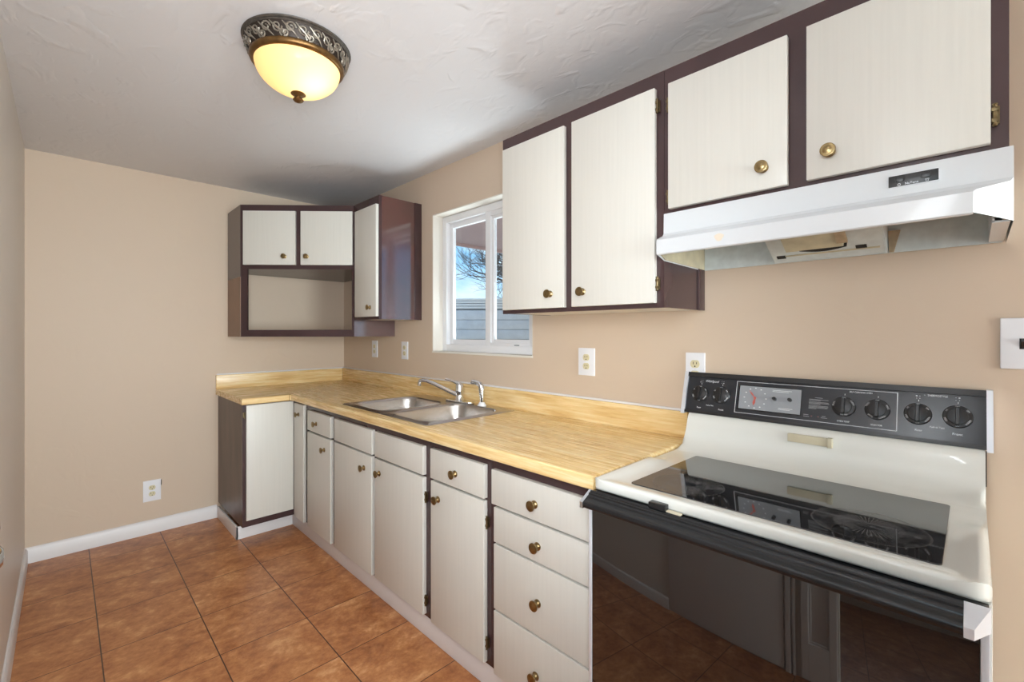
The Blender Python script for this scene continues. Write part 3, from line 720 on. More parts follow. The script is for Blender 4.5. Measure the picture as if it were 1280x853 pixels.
# ------------------------------------------------------------------ range hood
hd = thing('range_hood', (3.35, -0.15, 1.50), 'white range hood with black switch plate, stained underside, above the range', 'hood')
HX0, HX1 = 2.984, 3.728
def hood_shell():
    bm = NB()
    # outline columns: (front lip x, y) with the right corner cut back
    t = bmesh.new()
    prof = [  # name: (y, z)  outer skin from top back to bottom lip
        (-0.002, 1.651), (-0.308, 1.651), (-0.310, 1.588), (-0.316, 1.580), (-0.350, 1.566), (-0.356, 1.561), (-0.356, 1.519), (-0.353, 1.516), (-0.345, 1.516), (-0.345, 1.522)]
    xr = [HX1, HX1, HX1, HX1 - 0.004, 3.676, 3.671, 3.671, 3.671, 3.664, 3.664]
    L = [t.verts.new((HX0, y, z)) for y, z in prof]; R = [t.verts.new((x, y, z)) for (y, z), x in zip(prof, xr)]
    for i in range(len(prof) - 1): t.faces.new([L[i], L[i + 1], R[i + 1], R[i]])
    # left end
    lb = [t.verts.new((HX0, -0.306, 1.503)), t.verts.new((HX0, -0.002, 1.499))]
    t.faces.new([L[0], L[1], L[2], L[3], L[4], L[5], L[6], lb[0], lb[1]])
    # right end: cut corner and return to the wall
    c = [t.verts.new((HX1, -0.300, 1.502)), t.verts.new((HX1, -0.002, 1.499))]
    t.faces.new([R[3], R[2], c[0], R[6], R[5], R[4]])
    t.faces.new([R[0], c[1], c[0], R[2], R[1]])
    bmesh.ops.recalc_face_normals(t, faces=list(t.faces)); merge(bm, t)
    return bm
o = put('canopy', hood_shell(), M['enamel_white'], hd, angle=25)
bm = NB(); prism(bm, [(-0.336, 1.521), (-0.306, 1.506), (-0.004, 1.502), (-0.004, 1.640), (-0.300, 1.640), (-0.300, 1.580), (-0.336, 1.566)], 0, HX0 + 0.002, HX0 + 0.005)
put('end_lining', bm, M['hood_grime'], hd)['label'] = 'yellowed inner left end'
bm = NB(); box(bm, (HX1 - 0.030, -0.298, 1.5025), (HX1 - 0.004, -0.004, 1.506)); box(bm, (HX1 - 0.030, -0.298, 1.504), (HX1 - 0.026, -0.004, 1.64)); put('end_lining', bm, M['enamel_white'], hd)
bm = NB(); box(bm, (HX0 + 0.006, -0.010, 1.500), (HX1 - 0.006, -0.004, 1.64)); put('back_lining', bm, M['hood_inner'], hd)
bm = NB(); box(bm, (HX0 + 0.006, -0.300, 1.612), (HX1 - 0.032, -0.012, 1.616)); put('inner_top', bm, M['hood_inner'], hd)
# sloping motor plate with lens box, slots, rust
PX0, PX1 = 3.222, 3.500
def ps(x, s, off=0.0):    # point on the plate, s = 0 at wall .. 1 at front
    y = -0.020 - 0.200 * s; z = 1.500 + 0.108 * s; n = Vector((0, -0.108, -0.200)).normalized()
    return Vector((x, y, z)) + n * off
def plate_box(bm, x0, x1, s0, s1, o0, o1):
    hull(bm, [ps(x, s, o_) for x in (x0, x1) for s in (s0, s1) for o_ in (o0, o1)])
bm = NB(); plate_box(bm, PX0, PX1, 0.0, 1.0, -0.003, 0.0)
hull(bm, [Vector((x, y, z)) for x in (PX0, PX1) for y, z in ((-0.012, 1.500), (-0.022, 1.4995), (-0.022, 1.506), (-0.012, 1.506))])
hull(bm, [Vector((x, y, z)) for x in (PX0 - 0.003, PX0) for y, z in ((-0.012, 1.500), (-0.22, 1.61), (-0.012, 1.61))])
hull(bm, [Vector((x, y, z)) for x in (PX1, PX1 + 0.003) for y, z in ((-0.012, 1.500), (-0.22, 1.61), (-0.012, 1.61))])
mp_ = put('motor_plate', bm, M['hood_inner'], hd, smooth=False)
bm = NB(); plate_box(bm, PX0 + 0.012, PX1 - 0.010, 0.13, 0.155, 0.0, 0.0015); plate_box(bm, PX0 + 0.05, PX1 - 0.085, 0.34, 0.80, 0.0, 0.020); put('lamp_cover', bm, M['hood_grime'], mp_)
bm = NB()
for a, b, s in ((0.012, 0.036, 0.10), (0.215, 0.240, 0.16), (0.20, 0.216, 0.62)):
    plate_box(bm, PX0 + a, PX0 + b, s, s + 0.06, 0, 0.002); put('dark_slot', bm, M['slot'], mp_); bm = NB()
pts = []
for k in range(13):
    f = k / 12; pts.append((PX0 + 0.085 + 0.115 * f, 0.335 - 0.050 * math.sin(PI * f)))
hullp = [ps(x, s, o_) for x, s in pts + [(PX0 + 0.085, 0.345), (PX0 + 0.20, 0.345)] for o_ in (0.006, 0.0204)]
hull(bm, hullp)
put('dark_opening', bm, M['slot'], mp_)
bm = NB(); plate_box(bm, PX0 + 0.180, PX0 + 0.205, 0.42, 0.74, 0.015, 0.0222); put('rust_patch', bm, M['rust'], mp_)
bm = NB(); prism(bm, [(3.506, 1.5005), (3.516, 1.5005), (3.530, 1.56), (3.504, 1.56)], 1, -0.018, -0.0101); put('grease_stain', bm, M['rust'], hd)
# switch plate on the hood front
bm = NB(); box(bm, (3.533, -0.3118, 1.6065), (3.620, -0.3092, 1.6345), 0.0008); sw = put('switch_plate', bm, M['silver_print'], hd)
bm = NB(); box(bm, (3.5345, -0.3124, 1.608), (3.6185, -0.3112, 1.633), 0.0004)
box(bm, (3.547, -0.3145, 1.618), (3.562, -0.312, 1.629), 0.001); box(bm, (3.590, -0.3145, 1.618), (3.606, -0.312, 1.629), 0.001)
put('switches', bm, M['black_knob'], sw)
bm = NB(); merge(bm, text_bm('NuTone', 0.0068, (3.5745, -0.3128, 1.6118), (1, 0, 0), (0, 0, 1)))
for cx in (3.553, ):
    lathe(bm, [(0.0022, 0), (0.0030, 0), (0.0030, 0.0003), (0.0022, 0.0003)], (cx, -0.3124, 1.6118), (0, -1, 0), 18)
    for k in range(3):
        a = k * 2 * PI / 3 + PI / 2; hull(bm, [(cx + math.cos(a + d) * r_, y_, 1.6118 + math.sin(a + d) * r_) for r_, d in ((0.0004, 0), (0.0019, -0.3), (0.0019, 0.3)) for y_ in (-0.3126, -0.3122)])
for p in (((3.597, 1.6145), (3.5982, 1.6095)), ((3.603, 1.6145), (3.6018, 1.6095)), ((3.597, 1.6145), (3.603, 1.6145)), ((3.5982, 1.6095), (3.6018, 1.6095)), ((3.5985, 1.6128), (3.6015, 1.6128))):
    tube(bm, [(p[0][0], -0.3126, p[0][1]), (p[1][0], -0.3126, p[1][1])], 0.00035, 6)
put('lettering', bm, M['silver_print'], sw, smooth=False)
bm = NB(); hull(bm, [(3.172 + 0.012 * math.cos(k) * (1 + 0.3 * math.sin(3 * k)), y_, 1.543 + 0.011 * math.sin(k)) for k in [i * 2 * PI / 12 for i in range(12)] for y_ in (-0.3563, -0.3559)])
M['tan_stain'] = mat('tan_stain', (222, 210, 192), 0.4)
put('tan_stain', bm, M['tan_stain'], hd, smooth=False)

# ------------------------------------------------------------------ range
rg = thing('electric_range', (3.32, -0.33, 0.0), 'almond enamel electric range with black glass cooktop and oven door', 'range')
RX0, RX1 = 2.953, 3.692
bm = NB(); box(bm, (RX0 + 0.004, -0.640, 0.03), (RX1, -0.012, 0.856), 0.004); put('body', bm, M['enamel'], rg)
def gz(y): return 0.8805 - (y + 0.604) / 0.406 * 0.0065      # cook surface falls slightly to the back
def cooktop():
    bm = NB()
    prof = [(-0.640, 0.858), (-0.650, 0.860), (-0.6535, 0.866), (-0.6535, 0.8795), (-0.6525, 0.8835), (-0.6500, 0.8862), (-0.6460, 0.8872), (-0.638, 0.8868), (-0.626, 0.8845), (-0.610, 0.8818), (-0.590, gz(-0.590) - 0.0005)]
    prof += [(-0.55 + 0.38 * k / 8, gz(-0.55 + 0.38 * k / 8) - 0.0005) for k in range(9)]
    prof += [(-0.150, 0.8755), (-0.132, 0.8800), (-0.116, 0.8890), (-0.102, 0.902), (-0.091, 0.915), (-0.082, 0.932), (-0.070, 0.965), (-0.066, 0.976), (-0.060, 0.984), (-0.052, 0.989), (-0.040, 0.991), (-0.012, 0.991)]
    w = RX1 - RX0
    cols = [(0.0, 'skirt'), (0.0, -0.004), (0.0015, 0.002), (0.005, 0.0062), (0.010, 0.0080), (0.017, 0.0084), (0.026, 0.0062), (0.038, 0.0038), (0.052, 0.0)]
    full = [(RX0 + d, l) for d, l in cols] + [(RX0 + 0.052 + (w - 0.104) * k / 12, 0.0) for k in range(1, 12)] + [(RX1 - d, l) for d, l in reversed(cols)]
    R = 0.026; rows = []
    for x, l in full:
        dx = min(x - RX0, RX1 - x); yf = -0.653
        if dx < R: yf = -0.653 + (R - math.sqrt(max(0, R * R - (R - dx) ** 2)))
        col = []
        for i, (y, z) in enumerate(prof):
            yy = max(y, yf + (y + 0.653) * 0.2)
            if l == 'skirt': zz = 0.858; 
            else:
                zz = z
                if z > 0.876:
                    ftop = 0.896
                    target = 0.880 + l
                    if l > 0.0025: zz = max(z, target + 0.0005)
                    elif dx < 0.004 and z < 0.9: zz = min(z, target)
            col.append(bm.verts.new((x, yy, zz)))
        rows.append(col)
    for a, b in zip(rows, rows[1:]):
        for i in range(len(prof) - 1): bm.faces.new([a[i], a[i + 1], b[i + 1], b[i]])
    bmesh.ops.remove_doubles(bm, verts=list(bm.verts), dist=1e-5)
    bmesh.ops.recalc_face_normals(bm, faces=list(bm.faces))
    return bm
ct = put('cooktop', cooktop(), M['enamel'], rg, angle=60)
bm = NB(); prism(bm, rrect(3.040, -0.604, 3.634, -0.198, 0.010, 5), 2, -0.0008, 0.0028, 0.0006, 1)
for v in bm.verts: v.co.z += gz(v.co.y)
put('glass_top', bm, M['cook_glass'], ct)
def burner(cx, cy, r):
    bm = NB(); uvl = bm.loops.layers.uv.new('UVMap'); n = 72; z = 0.00305
    rs = [0.0, 0.25, 0.5, 0.75, 1.0]
    for k in range(n):
        a0, a1 = 2 * PI * k / n, 2 * PI * (k + 1) / n
        for r0, r1 in zip(rs, rs[1:]):
            pts = [(r0, a0), (r1, a0), (r1, a1), (r0, a1)] if r0 > 0 else [(0, a0), (r1, a0), (r1, a1)]
            f = bm.faces.new([bm.verts.new((cx + q * r * math.cos(a), cy + q * r * math.sin(a), z)) for q, a in pts])
            for lp, (q, a) in zip(f.loops, pts): lp[uvl].uv = (a / (2 * PI), q)
    for v in bm.verts: v.co.z += gz(v.co.y)
    return bm
for cx, cy, r in ((3.520, -0.490, 0.098), (3.150, -0.505, 0.088)):
    put('burner', burner(cx, cy, r), M['burner'], ct, smooth=False)
# nameplate
bm = NB(); box(bm, (3.272, -0.0835, 0.944), (3.385, -0.070, 0.968), 0.0015); box(bm, (3.374, -0.088, 0.942), (3.386, -0.072, 0.970), 0.0015); put('nameplate', bm, M['badge'], rg)
# dark slit at the right end of the backguard
bm = NB(); box(bm, (RX1 + 0.0005, -0.060, 0.90), (RX1 + 0.0025, -0.048, 0.985)); put('side_slot', bm, M['slot'], rg)
# --- control panel
PA = Vector((0, -0.0510, 0.992)); PUv = Vector((0, 0.039, 0.134)).normalized(); PN = Vector((0, -PUv.z, PUv.y)); PL = 0.1396
def pp(s, h, off=0.0): return Vector((s, 0, 0)) + PA + PUv * h + PN * off
def pbox(bm, s0, s1, h0, h1, o0, o1): hull(bm, [pp(s, h, o_) for s in (s0, s1) for h in (h0, h1) for o_ in (o0, o1)])
bm = NB(); hull(bm, [pp(s, h, 0) for s in (2.934, 3.695) for h in (0, PL)] + [Vector((s, -0.006, z)) for s in (2.934, 3.695) for z in (0.992, 1.128)])
cp = put('control_panel', bm, M['panel'], rg, smooth=False)
bm = NB(); pbox(bm, 2.934, 3.695, PL - 0.012, PL + 0.004, 0.0005, 0.006); pbox(bm, 2.934, 3.695, -0.004, 0.006, 0.0005, 0.004); put('panel_trim', bm, M['black_knob'], cp, smooth=False)
for s0, s1 in ((2.922, 2.9345), (3.6945, 3.706)):
    bm = NB(); hull(bm, [pp(s, h, o_) for s in (s0, s1) for h, o_ in ((-0.010, 0.006), (PL + 0.004, 0.008))] + [Vector((s, -0.004, z)) for s in (s0, s1) for z in (0.985, 1.133)])
    put('end_cap', bm, M['silver_trim'], cp, smooth=False)['label'] = 'silver white end cap'
# silver outline
bm = NB(); lw = 0.0012
for s0, s1, h0, h1 in ((3.104, 3.525, 0.0160, 0.0160 + lw), (3.104, 3.525, 0.1215, 0.1215 + lw), (3.104, 3.104 + lw * 1.3, 0.016, 0.1225), (3.5238, 3.5238 + lw * 1.3, 0.016, 0.1225)):
    pbox(bm, s0, s1, h0, h1, 0.0001, 0.0005)
put('outline', bm, M['silver_print'], cp, smooth=False)
# clock window
bm = NB(); pbox(bm, 3.1125, 3.2985, 0.0280, 0.1115, 0.0001, 0.0012); put('clock_bezel', bm, M['black'], cp, smooth=False)
bm = NB(); pbox(bm, 3.116, 3.2960, 0.0310, 0.1085, 0.0012, 0.0020); ck = put('clock_face', bm, M['clock_face'], cp, smooth=False)
bm = NB()
for k in range(12):
    a = k * PI / 6; c = (3.165 + 0.033 * math.cos(a), 0.070 + 0.033 * math.sin(a)); pbox(bm, c[0] - 0.0022, c[0] + 0.0022, c[1] - 0.0012, c[1] + 0.0012, 0.002, 0.0023)
for s0, s1, h in ((3.215, 3.270, 0.100), (3.215, 3.262, 0.096), (3.235, 3.275, 0.044), (3.235, 3.268, 0.040)): pbox(bm, s0, s1, h, h + 0.0012, 0.002, 0.0023)
put('dial_marks', bm, M['silver_print'], ck, smooth=False)
bm = NB()
def hand(a, l, w):
    c = Vector((3.165, 0.070)); d = Vector((math.cos(a), math.sin(a))); n = Vector((-d.y, d.x))
    hull(bm, [pp(q.x, q.y, o_) for q in (c + n * w * 0.4, c - n * w * 0.4, c + d * l * 0.6 + n * w, c + d * l * 0.6 - n * w, c + d * l) for o_ in (0.0026, 0.0034)])
hand(math.radians(128), 0.030, 0.0024); hand(math.radians(262), 0.026, 0.0042)
lathe(bm, [(0, 0), (0.004, 0), (0.004, 0.003), (0, 0.003)], pp(3.165, 0.070, 0.002), PN, 16)
put('clock_hand', bm, M['red'], ck, smooth=False)
for s, h in ((3.2235, 0.0725), (3.2665, 0.0735)):
    bm = NB(); lathe(bm, [(0, 0.002), (0.0055, 0.002), (0.0055, 0.014), (0.0045, 0.0155), (0, 0.0155)], pp(s, h), PN, 20); put('timer_knob', bm, M['black_knob'], ck)
# dials
def dial(s, h, r, skirt):
    bm = NB(); lathe(bm, [(0, 0.0002), (r, 0.0002), (r, 0.005), (r * 0.95, 0.007), (r * 0.72, 0.0085), (r * 0.70, 0.0105), (r * 0.66, 0.011), (0, 0.0108)], pp(s, h), PN, 40)
    hull(bm, [pp(s + a, h + b, o_) for a in (-0.0042, 0.0042) for b in (-r * 0.82, r * 0.82) for o_ in (0.009, 0.016)] + [pp(s + a, h + b, 0.021) for a in (-0.003, 0.003) for b in (-r * 0.72, r * 0.72)])
    put('dial', bm, M['black_knob'], cp, angle=25)
DI = [(2.984, 0.0672), (3.057, 0.0684), (3.405, 0.0695), (3.482, 0.0700), (3.567, 0.0690), (3.643, 0.0710)]
for s, h in DI: dial(s, h, 0.0285, True)
bm = NB()
def txt(body, size, s, h, sx=1.0, off=0.0004, shear=0.0): merge(bm, text_bm(body, size, pp(s, h, off), (1, 0, 0), PUv, 0.0002, shear=shear, sx=sx))
txt('SELF-CLEANING OVEN', 0.0066, 3.443, 0.1150, 0.80)
txt('OVEN TEMP', 0.0062, 3.405, 0.0262, 0.9); txt('SELECTOR', 0.0062, 3.481, 0.0262, 0.9)
txt('Rear', 0.0080, 3.569, 0.0258); txt('Front', 0.0085, 3.643, 0.0262); txt('Rear', 0.0078, 2.984, 0.0180); txt('Front', 0.0078, 3.060, 0.0180)
txt('Push to Turn', 0.0060, 3.605, 0.0380, 0.9); txt('Push to Turn', 0.0056, 3.021, 0.0290, 0.85)
txt('THERMOSTYLE', 0.0072, 3.605, 0.1210, 0.82)
txt('+', 0.006, 3.580, 0.121)
# pointers and element marks above the dials
for (s, h), on_ in zip(DI, (0, 1, None, None, 2, 3)):
    pbox(bm, s + 0.0005, s + 0.0018, h + 0.034, h + 0.0385, 0.0002, 0.0005)
    if on_ is not None:
        for k in range(4):
            a, b = (k % 2) * 0.0065 - 0.003, (k // 2) * 0.0065
            w_ = 0.0022 if k == on_ else 0.0009
            pbox(bm, s + a - w_ / 2 - 0.0005, s + a + w_ / 2 + 0.0005, h + 0.0425 + b - w_ / 2, h + 0.0425 + b + w_ / 2, 0.0002, 0.0005)
# dial skirt legends
for i, (s, h) in enumerate(DI):
    r = 0.0243
    leg = [('OFF', 90)] + ([('HI', 145), ('MED', 205), ('LO', 270), ('WARM', 325), ('SIM', 38)] if i not in (2, 3) else ([('BROIL', 165), ('300 400', 275), ('CLEAN', 30)] if i == 2 else [('BAKE', 20), ('TIMED', 150), ('BROIL', 235), ('CLEAN', 300)]))
    for w_, ang in leg:
        a = math.radians(ang); fl = 1 if 0 <= ang <= 180 else -1
        xd = Vector((math.sin(a), 0, 0)) * fl - (PUv * math.cos(a)) * fl; yd = (Vector((math.cos(a), 0, 0)) + PUv * math.sin(a)) * fl
        merge(bm, text_bm(w_, 0.0062, pp(s + r * math.cos(a), h + r * math.sin(a), 0.0084), xd, yd, 0.0002, sx=0.85))
put('lettering', bm, M['silver_print'], cp, smooth=False)
bm = NB(); txt('Whirlpool', 0.0115, 3.020, 0.1145, 0.95, shear=0.3); put('lettering', bm, M['silver_print'], cp, smooth=False)
bm = NB()
for k, (w_, y0) in enumerate(((0.020, 0.0880), (0.050, 0.0825), (0.030, 0.0795), (0.050, 0.0745), (0.052, 0.0715), (0.030, 0.0685), (0.050, 0.0635), (0.050, 0.0605), (0.048, 0.0575), (0.020, 0.0545))):
    pbox(bm, 3.317 + (0.015 if k == 0 else 0), 3.317 + (0.015 if k == 0 else 0) + w_, y0, y0 + 0.0011, 0.0002, 0.0004)
pbox(bm, 3.305, 3.318, 0.034, 0.035, 0.0002, 0.0004); pbox(bm, 3.305, 3.320, 0.029, 0.030, 0.0002, 0.0004); pbox(bm, 3.352, 3.362, 0.034, 0.035, 0.0002, 0.0004); pbox(bm, 3.350, 3.366, 0.029, 0.030, 0.0002, 0.0004)
put('instruction_print', bm, M['grey_print'], cp, smooth=False)
bm = NB()
for s in (3.326, 3.343): lathe(bm, [(0, 0.0002), (0.002, 0.0002), (0.002, 0.001), (0, 0.0012)], pp(s, 0.0315), PN, 12)
put('indicator_lamp', bm, mat('dark_red_lens', (96, 44, 44), 0.3), cp)
# --- oven door
bm = NB(); box(bm, (RX0 + 0.006, -0.6605, 0.20), (RX1 - 0.004, -0.641, 0.8565), 0.002); od = put('oven_door', bm, M['black'], rg)
bm = NB(); box(bm, (RX0 + 0.010, -0.6645, 0.215), (RX1 - 0.014, -0.6602, 0.846), 0.0008); put('door_glass', bm, M['oven_glass'], od)
bm = NB()
box(bm, (RX0 + 0.0005, -0.6665, 0.20), (RX0 + 0.0098, -0.642, 0.850), 0.002); put('door_edge_trim', bm, M['silver_trim'], od)
bm = NB(); box(bm, (RX1 - 0.0138, -0.6665, 0.20), (RX1 - 0.003, -0.642, 0.850), 0.003)
put('door_edge_trim', bm, M['silver_trim'], od)
# grooved handle bar
hp = [(-0.6650, 0.8300), (-0.6650, 0.8560), (-0.6660, 0.8600), (-0.6695, 0.8612), (-0.6725, 0.8595), (-0.6740, 0.8560), (-0.6765, 0.8560), (-0.6775, 0.8575), (-0.6795, 0.8560), (-0.6800, 0.8520), (-0.6830, 0.8500), (-0.6850, 0.8510), (-0.6870, 0.8490), (-0.6875, 0.8455), (-0.6905, 0.8430), (-0.6990, 0.8415), (-0.7040, 0.8390), (-0.7055, 0.8360), (-0.7055, 0.8270), (-0.7030, 0.8240), (-0.6960, 0.8230), (-0.6720, 0.8230)]
bm = NB(); prism(bm, hp, 0, RX0 + 0.010, 3.6605); hb = put('handle_bar', bm, M['black_dusty'], od, angle=40)
bm = NB()
hull(bm, [(x, y, z) for x, y in ((3.6605, -0.7065), (3.672, -0.7065), (3.6605, -0.6645), (3.690, -0.6645)) for z in (0.8225,)] + [(3.6605, -0.7065, 0.8385), (3.672, -0.7065, 0.8385), (3.6605, -0.6645, 0.8600), (3.690, -0.6645, 0.8600)])
put('handle_cap', bm, M['silver_trim'], od, smooth=False)
bm = NB()
hull(bm, [(x, y, z) for x in (RX0 + 0.001, RX0 + 0.010) for y, z in ((-0.6645, 0.8225), (-0.7065, 0.8225), (-0.7065, 0.8385), (-0.6645, 0.8600))])
put('handle_cap', bm, M['chrome'], od, smooth=False)
bm = NB(); box(bm, (3.130, -0.674, 0.8615), (3.172, -0.6545, 0.8760), 0.002); lt = put('door_latch', bm, M['black_dusty'], rg)
bm = NB(); box(bm, (3.1715, -0.667, 0.8600), (3.206, -0.6555, 0.8640), 0.001); put('latch_tab', bm, M['badge'], lt)
bm = NB(); box(bm, (RX0 + 0.004, -0.6560, 0.03), (RX1 - 0.002, -0.640, 0.195), 0.003); dr = put('storage_drawer', bm, M['black'], rg)
bm = NB()
for x in (RX0 + 0.05, RX1 - 0.05):
    for y in (-0.60, -0.06):
        bm = NB(); lathe(bm, [(0.014, 0), (0.014, 0.012), (0.008, 0.014), (0.008, 0.032)], (x, y, 0), (0, 0, 1), 14); put('foot', bm, M['black_knob'], rg)

# ------------------------------------------------------------------ outlets and switch
def outlet(label, o, nrm, w, h, tilt=0.0, nub=False):
    """duplex outlet: o = centre on the wall, nrm = wall normal"""
    nrm = Vector(nrm); xd = Vector((0, 0, 1)).cross(nrm).normalized() ; zd = Vector((0, 0, 1))
    mt = Matrix(((xd.x, -nrm.x, zd.x, o[0]), (xd.y, -nrm.y, zd.y, o[1]), (xd.z, -nrm.z, zd.z, o[2]), (0, 0, 0, 1)))
    t = thing('wall_outlet', (o[0], o[1], o[2] - h / 2), label, 'outlet', 'wall outlets')
    def part(name, f, m, par):
        b = NB(); q = NB(); f(q); merge(b, q, mt); return put(name, b, m, par)
    def cover(q):
        box(q, (-w / 2, -0.0060, -h / 2), (w / 2, -0.0003, h / 2), 0.0028, 3)
    pl = part('cover_plate', cover, M['plate'], t)
    for s in (-1, 1):
        c = s * 0.0195
        def rec(q):
            pts = []
            for k in range(24):
                a = 2 * PI * k / 24; pts.append((0.0172 * math.cos(a), max(-0.0140, min(0.0140, 0.0172 * math.sin(a))) + c))
            prism(q, pts, 1, -0.0080, -0.0055)
        r_ = part('receptacle', rec, M['ivory'], t)
        def sl(q):
            box(q, (-0.0072, -0.0084, c - 0.0015), (-0.0050, -0.0078, c + 0.0075)); box(q, (0.0050, -0.0084, c - 0.0005), (0.0072, -0.0078, c + 0.0068))
            lathe(q, [(0, 0), (0.0026, 0), (0.0026, 0.0006), (0, 0.0006)], (0, -0.0078, c - 0.0085), (0, -1, 0), 12)
        part('slots', sl, M['slot'], r_)
    part('screw', lambda q: lathe(q, [(0, 0), (0.003, 0), (0.003, 0.001), (0, 0.0016)], (0, -0.006, 0), (0, -1, 0), 12), M['silver_print'], pl)
    if nub: part('broken_gap', lambda q: box(q, (w / 2 - 0.001, -0.0045, h / 2 - 0.040), (w / 2 + 0.004, -0.0003, h / 2 - 0.006), 0.001), M['slot'], t)
    return t
outlet('leftmost white outlet over the worktop, nearest the room corner', (0.532, 0, 1.153), (0, -1, 0), 0.080, 0.124)
outlet('white outlet over the worktop between the corner and the window', (0.951, 0, 1.153), (0, -1, 0), 0.080, 0.120)
outlet('white outlet below the tall wall cabinet, right of the window', (2.464, 0, 1.146), (0, -1, 0), 0.088, 0.122)
outlet('white outlet half hidden behind the range control panel', (2.953, 0, 1.141), (0, -1, 0), 0.072, 0.122)
outlet('low white outlet on the far wall above the baseboard', (0, -1.258, 0.270), (1, 0, 0), 0.090, 0.132, nub=True)
t = thing('wall_switch', (3.776, 0, 1.187), 'white switch plate with black toggles at the right edge, right of the range', 'switch')
bm = NB(); box(bm, (3.718, -0.0065, 1.187), (3.834, -0.0003, 1.312), 0.0030, 3); put('cover_plate', bm, M['plate'], t)
for x in (3.756, 3.802):
    bm = NB(); box(bm, (x - 0.006, -0.0075, 1.236), (x + 0.006, -0.006, 1.262), 0.0008); put('toggle_slot', bm, M['slot'], t)
    bm = NB(); hull(bm, [(x + a, -0.0072, z) for a in (-0.004, 0.004) for z in (1.241, 1.257)] + [(x + a, -0.017, z) for a in (-0.003, 0.003) for z in (1.255, 1.261)]); put('toggle', bm, M['black_knob'], t, smooth=False)

# ------------------------------------------------------------------ ceiling light
LX, LY = 1.985, -1.065
cl = thing('ceiling_light', (LX, LY, 2.11), 'lit flush ceiling light with amber glass bowl and carved pewter rim', 'light')
bm = NB(); lathe(bm, [(0.150, CZ - 0.0005), (0.173, CZ - 0.0005), (0.1765, CZ - 0.004), (0.174, CZ - 0.008), (0.170, CZ - 0.009)], (LX, LY, 0), (0, 0, 1), 64)
lathe(bm, [(0.170, CZ - 0.009), (0.1725, CZ - 0.012), (0.169, CZ - 0.015)], (LX, LY, 0), (0, 0, 1), 64); put('canopy_ring', bm, M['pewter'], cl, angle=60)
bm = NB(); lathe(bm, [(0.168, CZ - 0.012), (0.159, CZ - 0.040), (0.147, CZ - 0.062)], (LX, LY, 0), (0, 0, 1), 64); put('canopy_recess', bm, M['pewter_dark'], cl)
bm = NB(); lathe(bm, [(0.150, CZ - 0.056), (0.154, CZ - 0.060), (0.152, CZ - 0.070), (0.146, CZ - 0.075), (0.138, CZ - 0.076), (0.136, CZ - 0.070)], (LX, LY, 0), (0, 0, 1), 64); put('rim', bm, M['bronze'], cl, angle=60)
# scrolling leaf relief
bm = NB()
def conepos(a, f, off=0.003):
    r = 0.167 + (0.150 - 0.167) * f + off; z = CZ - 0.015 - 0.045 * f
    return Vector((LX + r * math.cos(a), LY + r * math.sin(a), z - off * 0.3))
NS = 26
for k in range(NS):
    a0 = 2 * PI * k / NS; sg = 1 if k % 2 else -1
    for c_f, rr, turns, ph in ((0.38, 0.30, 1.25, 0.0), (0.72, 0.20, 1.0, 2.0)):
        path = []; rad = []
        for i in range(15):
            q = i / 14; th = ph + sg * q * turns * 2 * PI; rad_ = rr * (1 - 0.65 * q)
            path.append(conepos(a0 + 0.16 * (c_f - 0.4) * sg * 2 + rad_ * math.cos(th) * 0.33, c_f + rad_ * math.sin(th) * 1.1)); rad.append(0.0031 * (1 - 0.4 * q))
        tube(bm, path, rad, 6)
    tube(bm, [conepos(a0 - 0.14, 0.05), conepos(a0 - 0.05, 0.35, 0.005), conepos(a0 + 0.06, 0.62, 0.005), conepos(a0 + 0.15, 0.95)], [0.0015, 0.0036, 0.0034, 0.0012], 6)
put('leaf_scrolls', bm, mat('worn_pewter_relief', (150, 142, 130), 0.4, metal=0.7, var=0.3, vscale=70), cl)
bm = NB()
bowl = [(0.140, CZ - 0.066)] + [(0.1395 * math.cos(a), CZ - 0.070 - 0.098 * math.sin(a)) for a in [i * PI / 2 / 14 for i in range(1, 14)]] + [(0.006, CZ - 0.168)]
lathe(bm, bowl, (LX, LY, 0), (0, 0, 1), 64); put('glass_bowl', bm, M['lamp_glass'], cl, angle=80)
bm = NB(); lathe(bm, [(0.005, CZ - 0.160), (0.006, CZ - 0.1675), (0.024, CZ - 0.166), (0.025, CZ - 0.169), (0.018, CZ - 0.174), (0.008, CZ - 0.178), (0.007, CZ - 0.181), (0.015, CZ - 0.184), (0.018, CZ - 0.189), (0.014, CZ - 0.194), (0.005, CZ - 0.198), (0, CZ - 0.199)], (LX, LY, 0), (0, 0, 1), 28); put('finial', bm, M['bronze'], cl, angle=60)
pl_ = bpy.data.lights.new('bulb', 'POINT'); pl_.energy = LAMP_POWER; pl_.color = (1.0, 0.82, 0.62); pl_.shadow_soft_size = 0.03
po = bpy.data.objects.new('bulb', pl_); COL.objects.link(po); po.location = (LX + 0.045, LY + 0.02, CZ - 0.095)

# ------------------------------------------------------------------ outside the kitchen window
bm = NB(); box(bm, (-14, 0.16, -0.2), (9, 16, -0.1)); struct('ground', bm, M['concrete'])
# patio roof
pr = thing('patio_roof', (1.0, 1.9, 2.42), 'mauve patio cover seen through the kitchen window, above the fence', 'roof')
bm = NB(); box(bm, (-0.95, 0.15, 2.42), (4.0, 3.9, 2.50)); put('roof_deck', bm, M['patio'], pr)
bm = NB(); box(bm, (-1.0, 0.15, 2.39), (-0.95, 3.9, 2.52)); put('fascia', bm, M['patio'], pr)
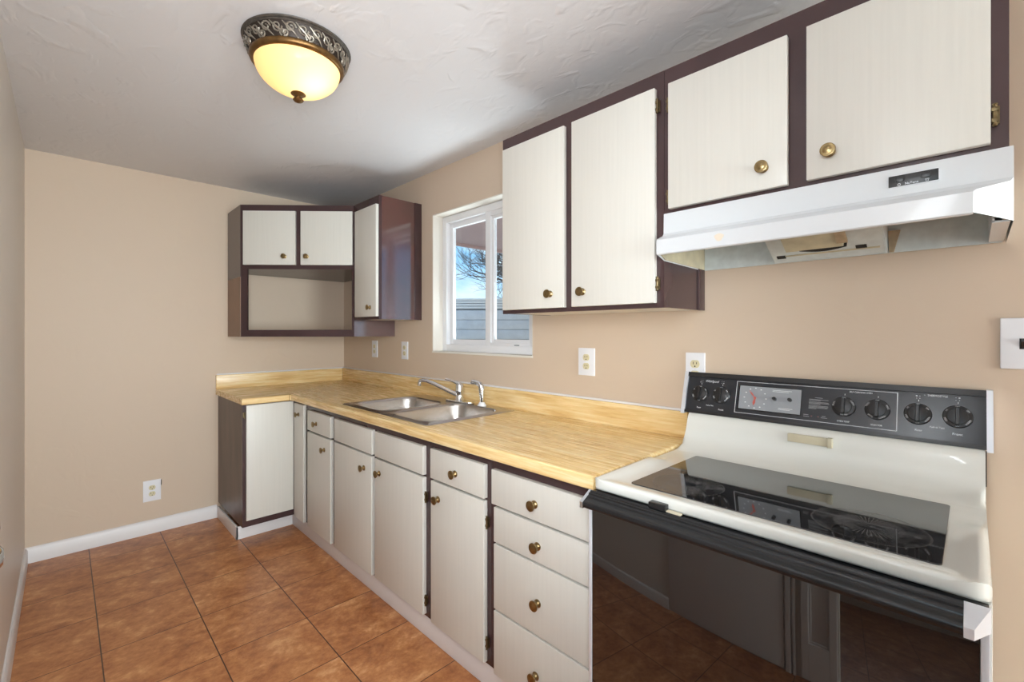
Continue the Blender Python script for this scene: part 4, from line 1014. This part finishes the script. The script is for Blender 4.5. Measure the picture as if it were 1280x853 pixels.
# fence, roughly across the view
fc = Vector((-0.9, 4.1, 0)); fd = Vector((0.72, 0.69, 0)).normalized(); fn = Vector((0.69, -0.72, 0))
FM = Matrix(((fd.x, -fn.x, 0, fc.x), (fd.y, -fn.y, 0, fc.y), (0, 0, 1, 0), (0, 0, 0, 1)))
ft = thing('garden_fence', (fc.x, fc.y, -0.1), 'pale grey horizontal board fence outside the kitchen window', 'fence')
bm = NB(); q = NB(); z = -0.08
while z < 1.60:
    box(q, (-5, -0.015, z), (4.5, 0.015, z + 0.150), 0.004); z += 0.156
merge(bm, q, FM); put('boards', bm, M['fence'], ft)
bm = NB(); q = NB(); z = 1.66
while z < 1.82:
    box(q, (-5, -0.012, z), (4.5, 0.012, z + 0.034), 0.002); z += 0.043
merge(bm, q, FM); put('top_slats', bm, M['fence_top_sunlit'], ft)
bm = NB(); q = NB(); box(q, (-5, 0.02, -0.1), (4.5, 0.03, 1.80)); merge(bm, q, FM); put('backing', bm, M['fence_dark'], ft)
for x in (-4.2, -2.1, -0.62, 2.2):
    bm = NB(); q = NB(); box(q, (x, -0.030, -0.1), (x + 0.02, 0.0, 1.62), 0.004); merge(bm, q, FM); put('post', bm, M['fence'], ft)
# bare tree behind the fence
def tree(base, hgt, seed, label):
    rnd = random.Random(seed); bm = NB()
    def grow(p, d, L, r, lvl):
        pts = [p]; q = Vector(p); dd = Vector(d)
        for i in range(4):
            dd = (dd + Vector((rnd.uniform(-.2, .2), rnd.uniform(-.2, .2), rnd.uniform(-.12, .16)))).normalized(); q = q + dd * L / 4; pts.append(q.copy())
        tube(bm, pts, [r * (1 - 0.12 * i) for i in range(5)], 5 if lvl < 2 else 3, cap=False)
        if lvl >= 7: return
        for k in range(4 if lvl < 3 else 3 if lvl < 6 else 2):
            ax = Vector((rnd.uniform(-1, 1), rnd.uniform(-1, 1), rnd.uniform(-0.25, 0.75))).normalized()
            nd = (dd * 0.75 + ax * 0.85).normalized()
            grow(pts[rnd.choice((2, 3, 4))], nd, L * rnd.uniform(0.62, 0.82), r * 0.58, lvl + 1)
    grow(Vector(base), Vector((0, 0, 1)), hgt, 0.11, 0)
    return tag(put('bare_tree', bm, M['bark'], smooth=False, org=base), label, 'tree')
tree((-4.6, 7.0, -0.1), 1.9, 5, 'bare leafless tree with fine branches behind the grey fence')
hs_ = thing('neighbour_shed', (-1.6, 9.4, -0.1), 'grey gabled roof peeking over the fence beside the wall cabinet', 'shed')
bm = NB(); box(bm, (-1.3, 10.0, -0.1), (1.6, 13, 2.0)); put('wall', bm, M['fence'], hs_)
bm = NB(); prism(bm, [(-1.5, 1.98), (1.8, 1.98), (0.15, 2.75)], 1, 9.8, 13.2); put('roof', bm, M['roofing'], hs_)
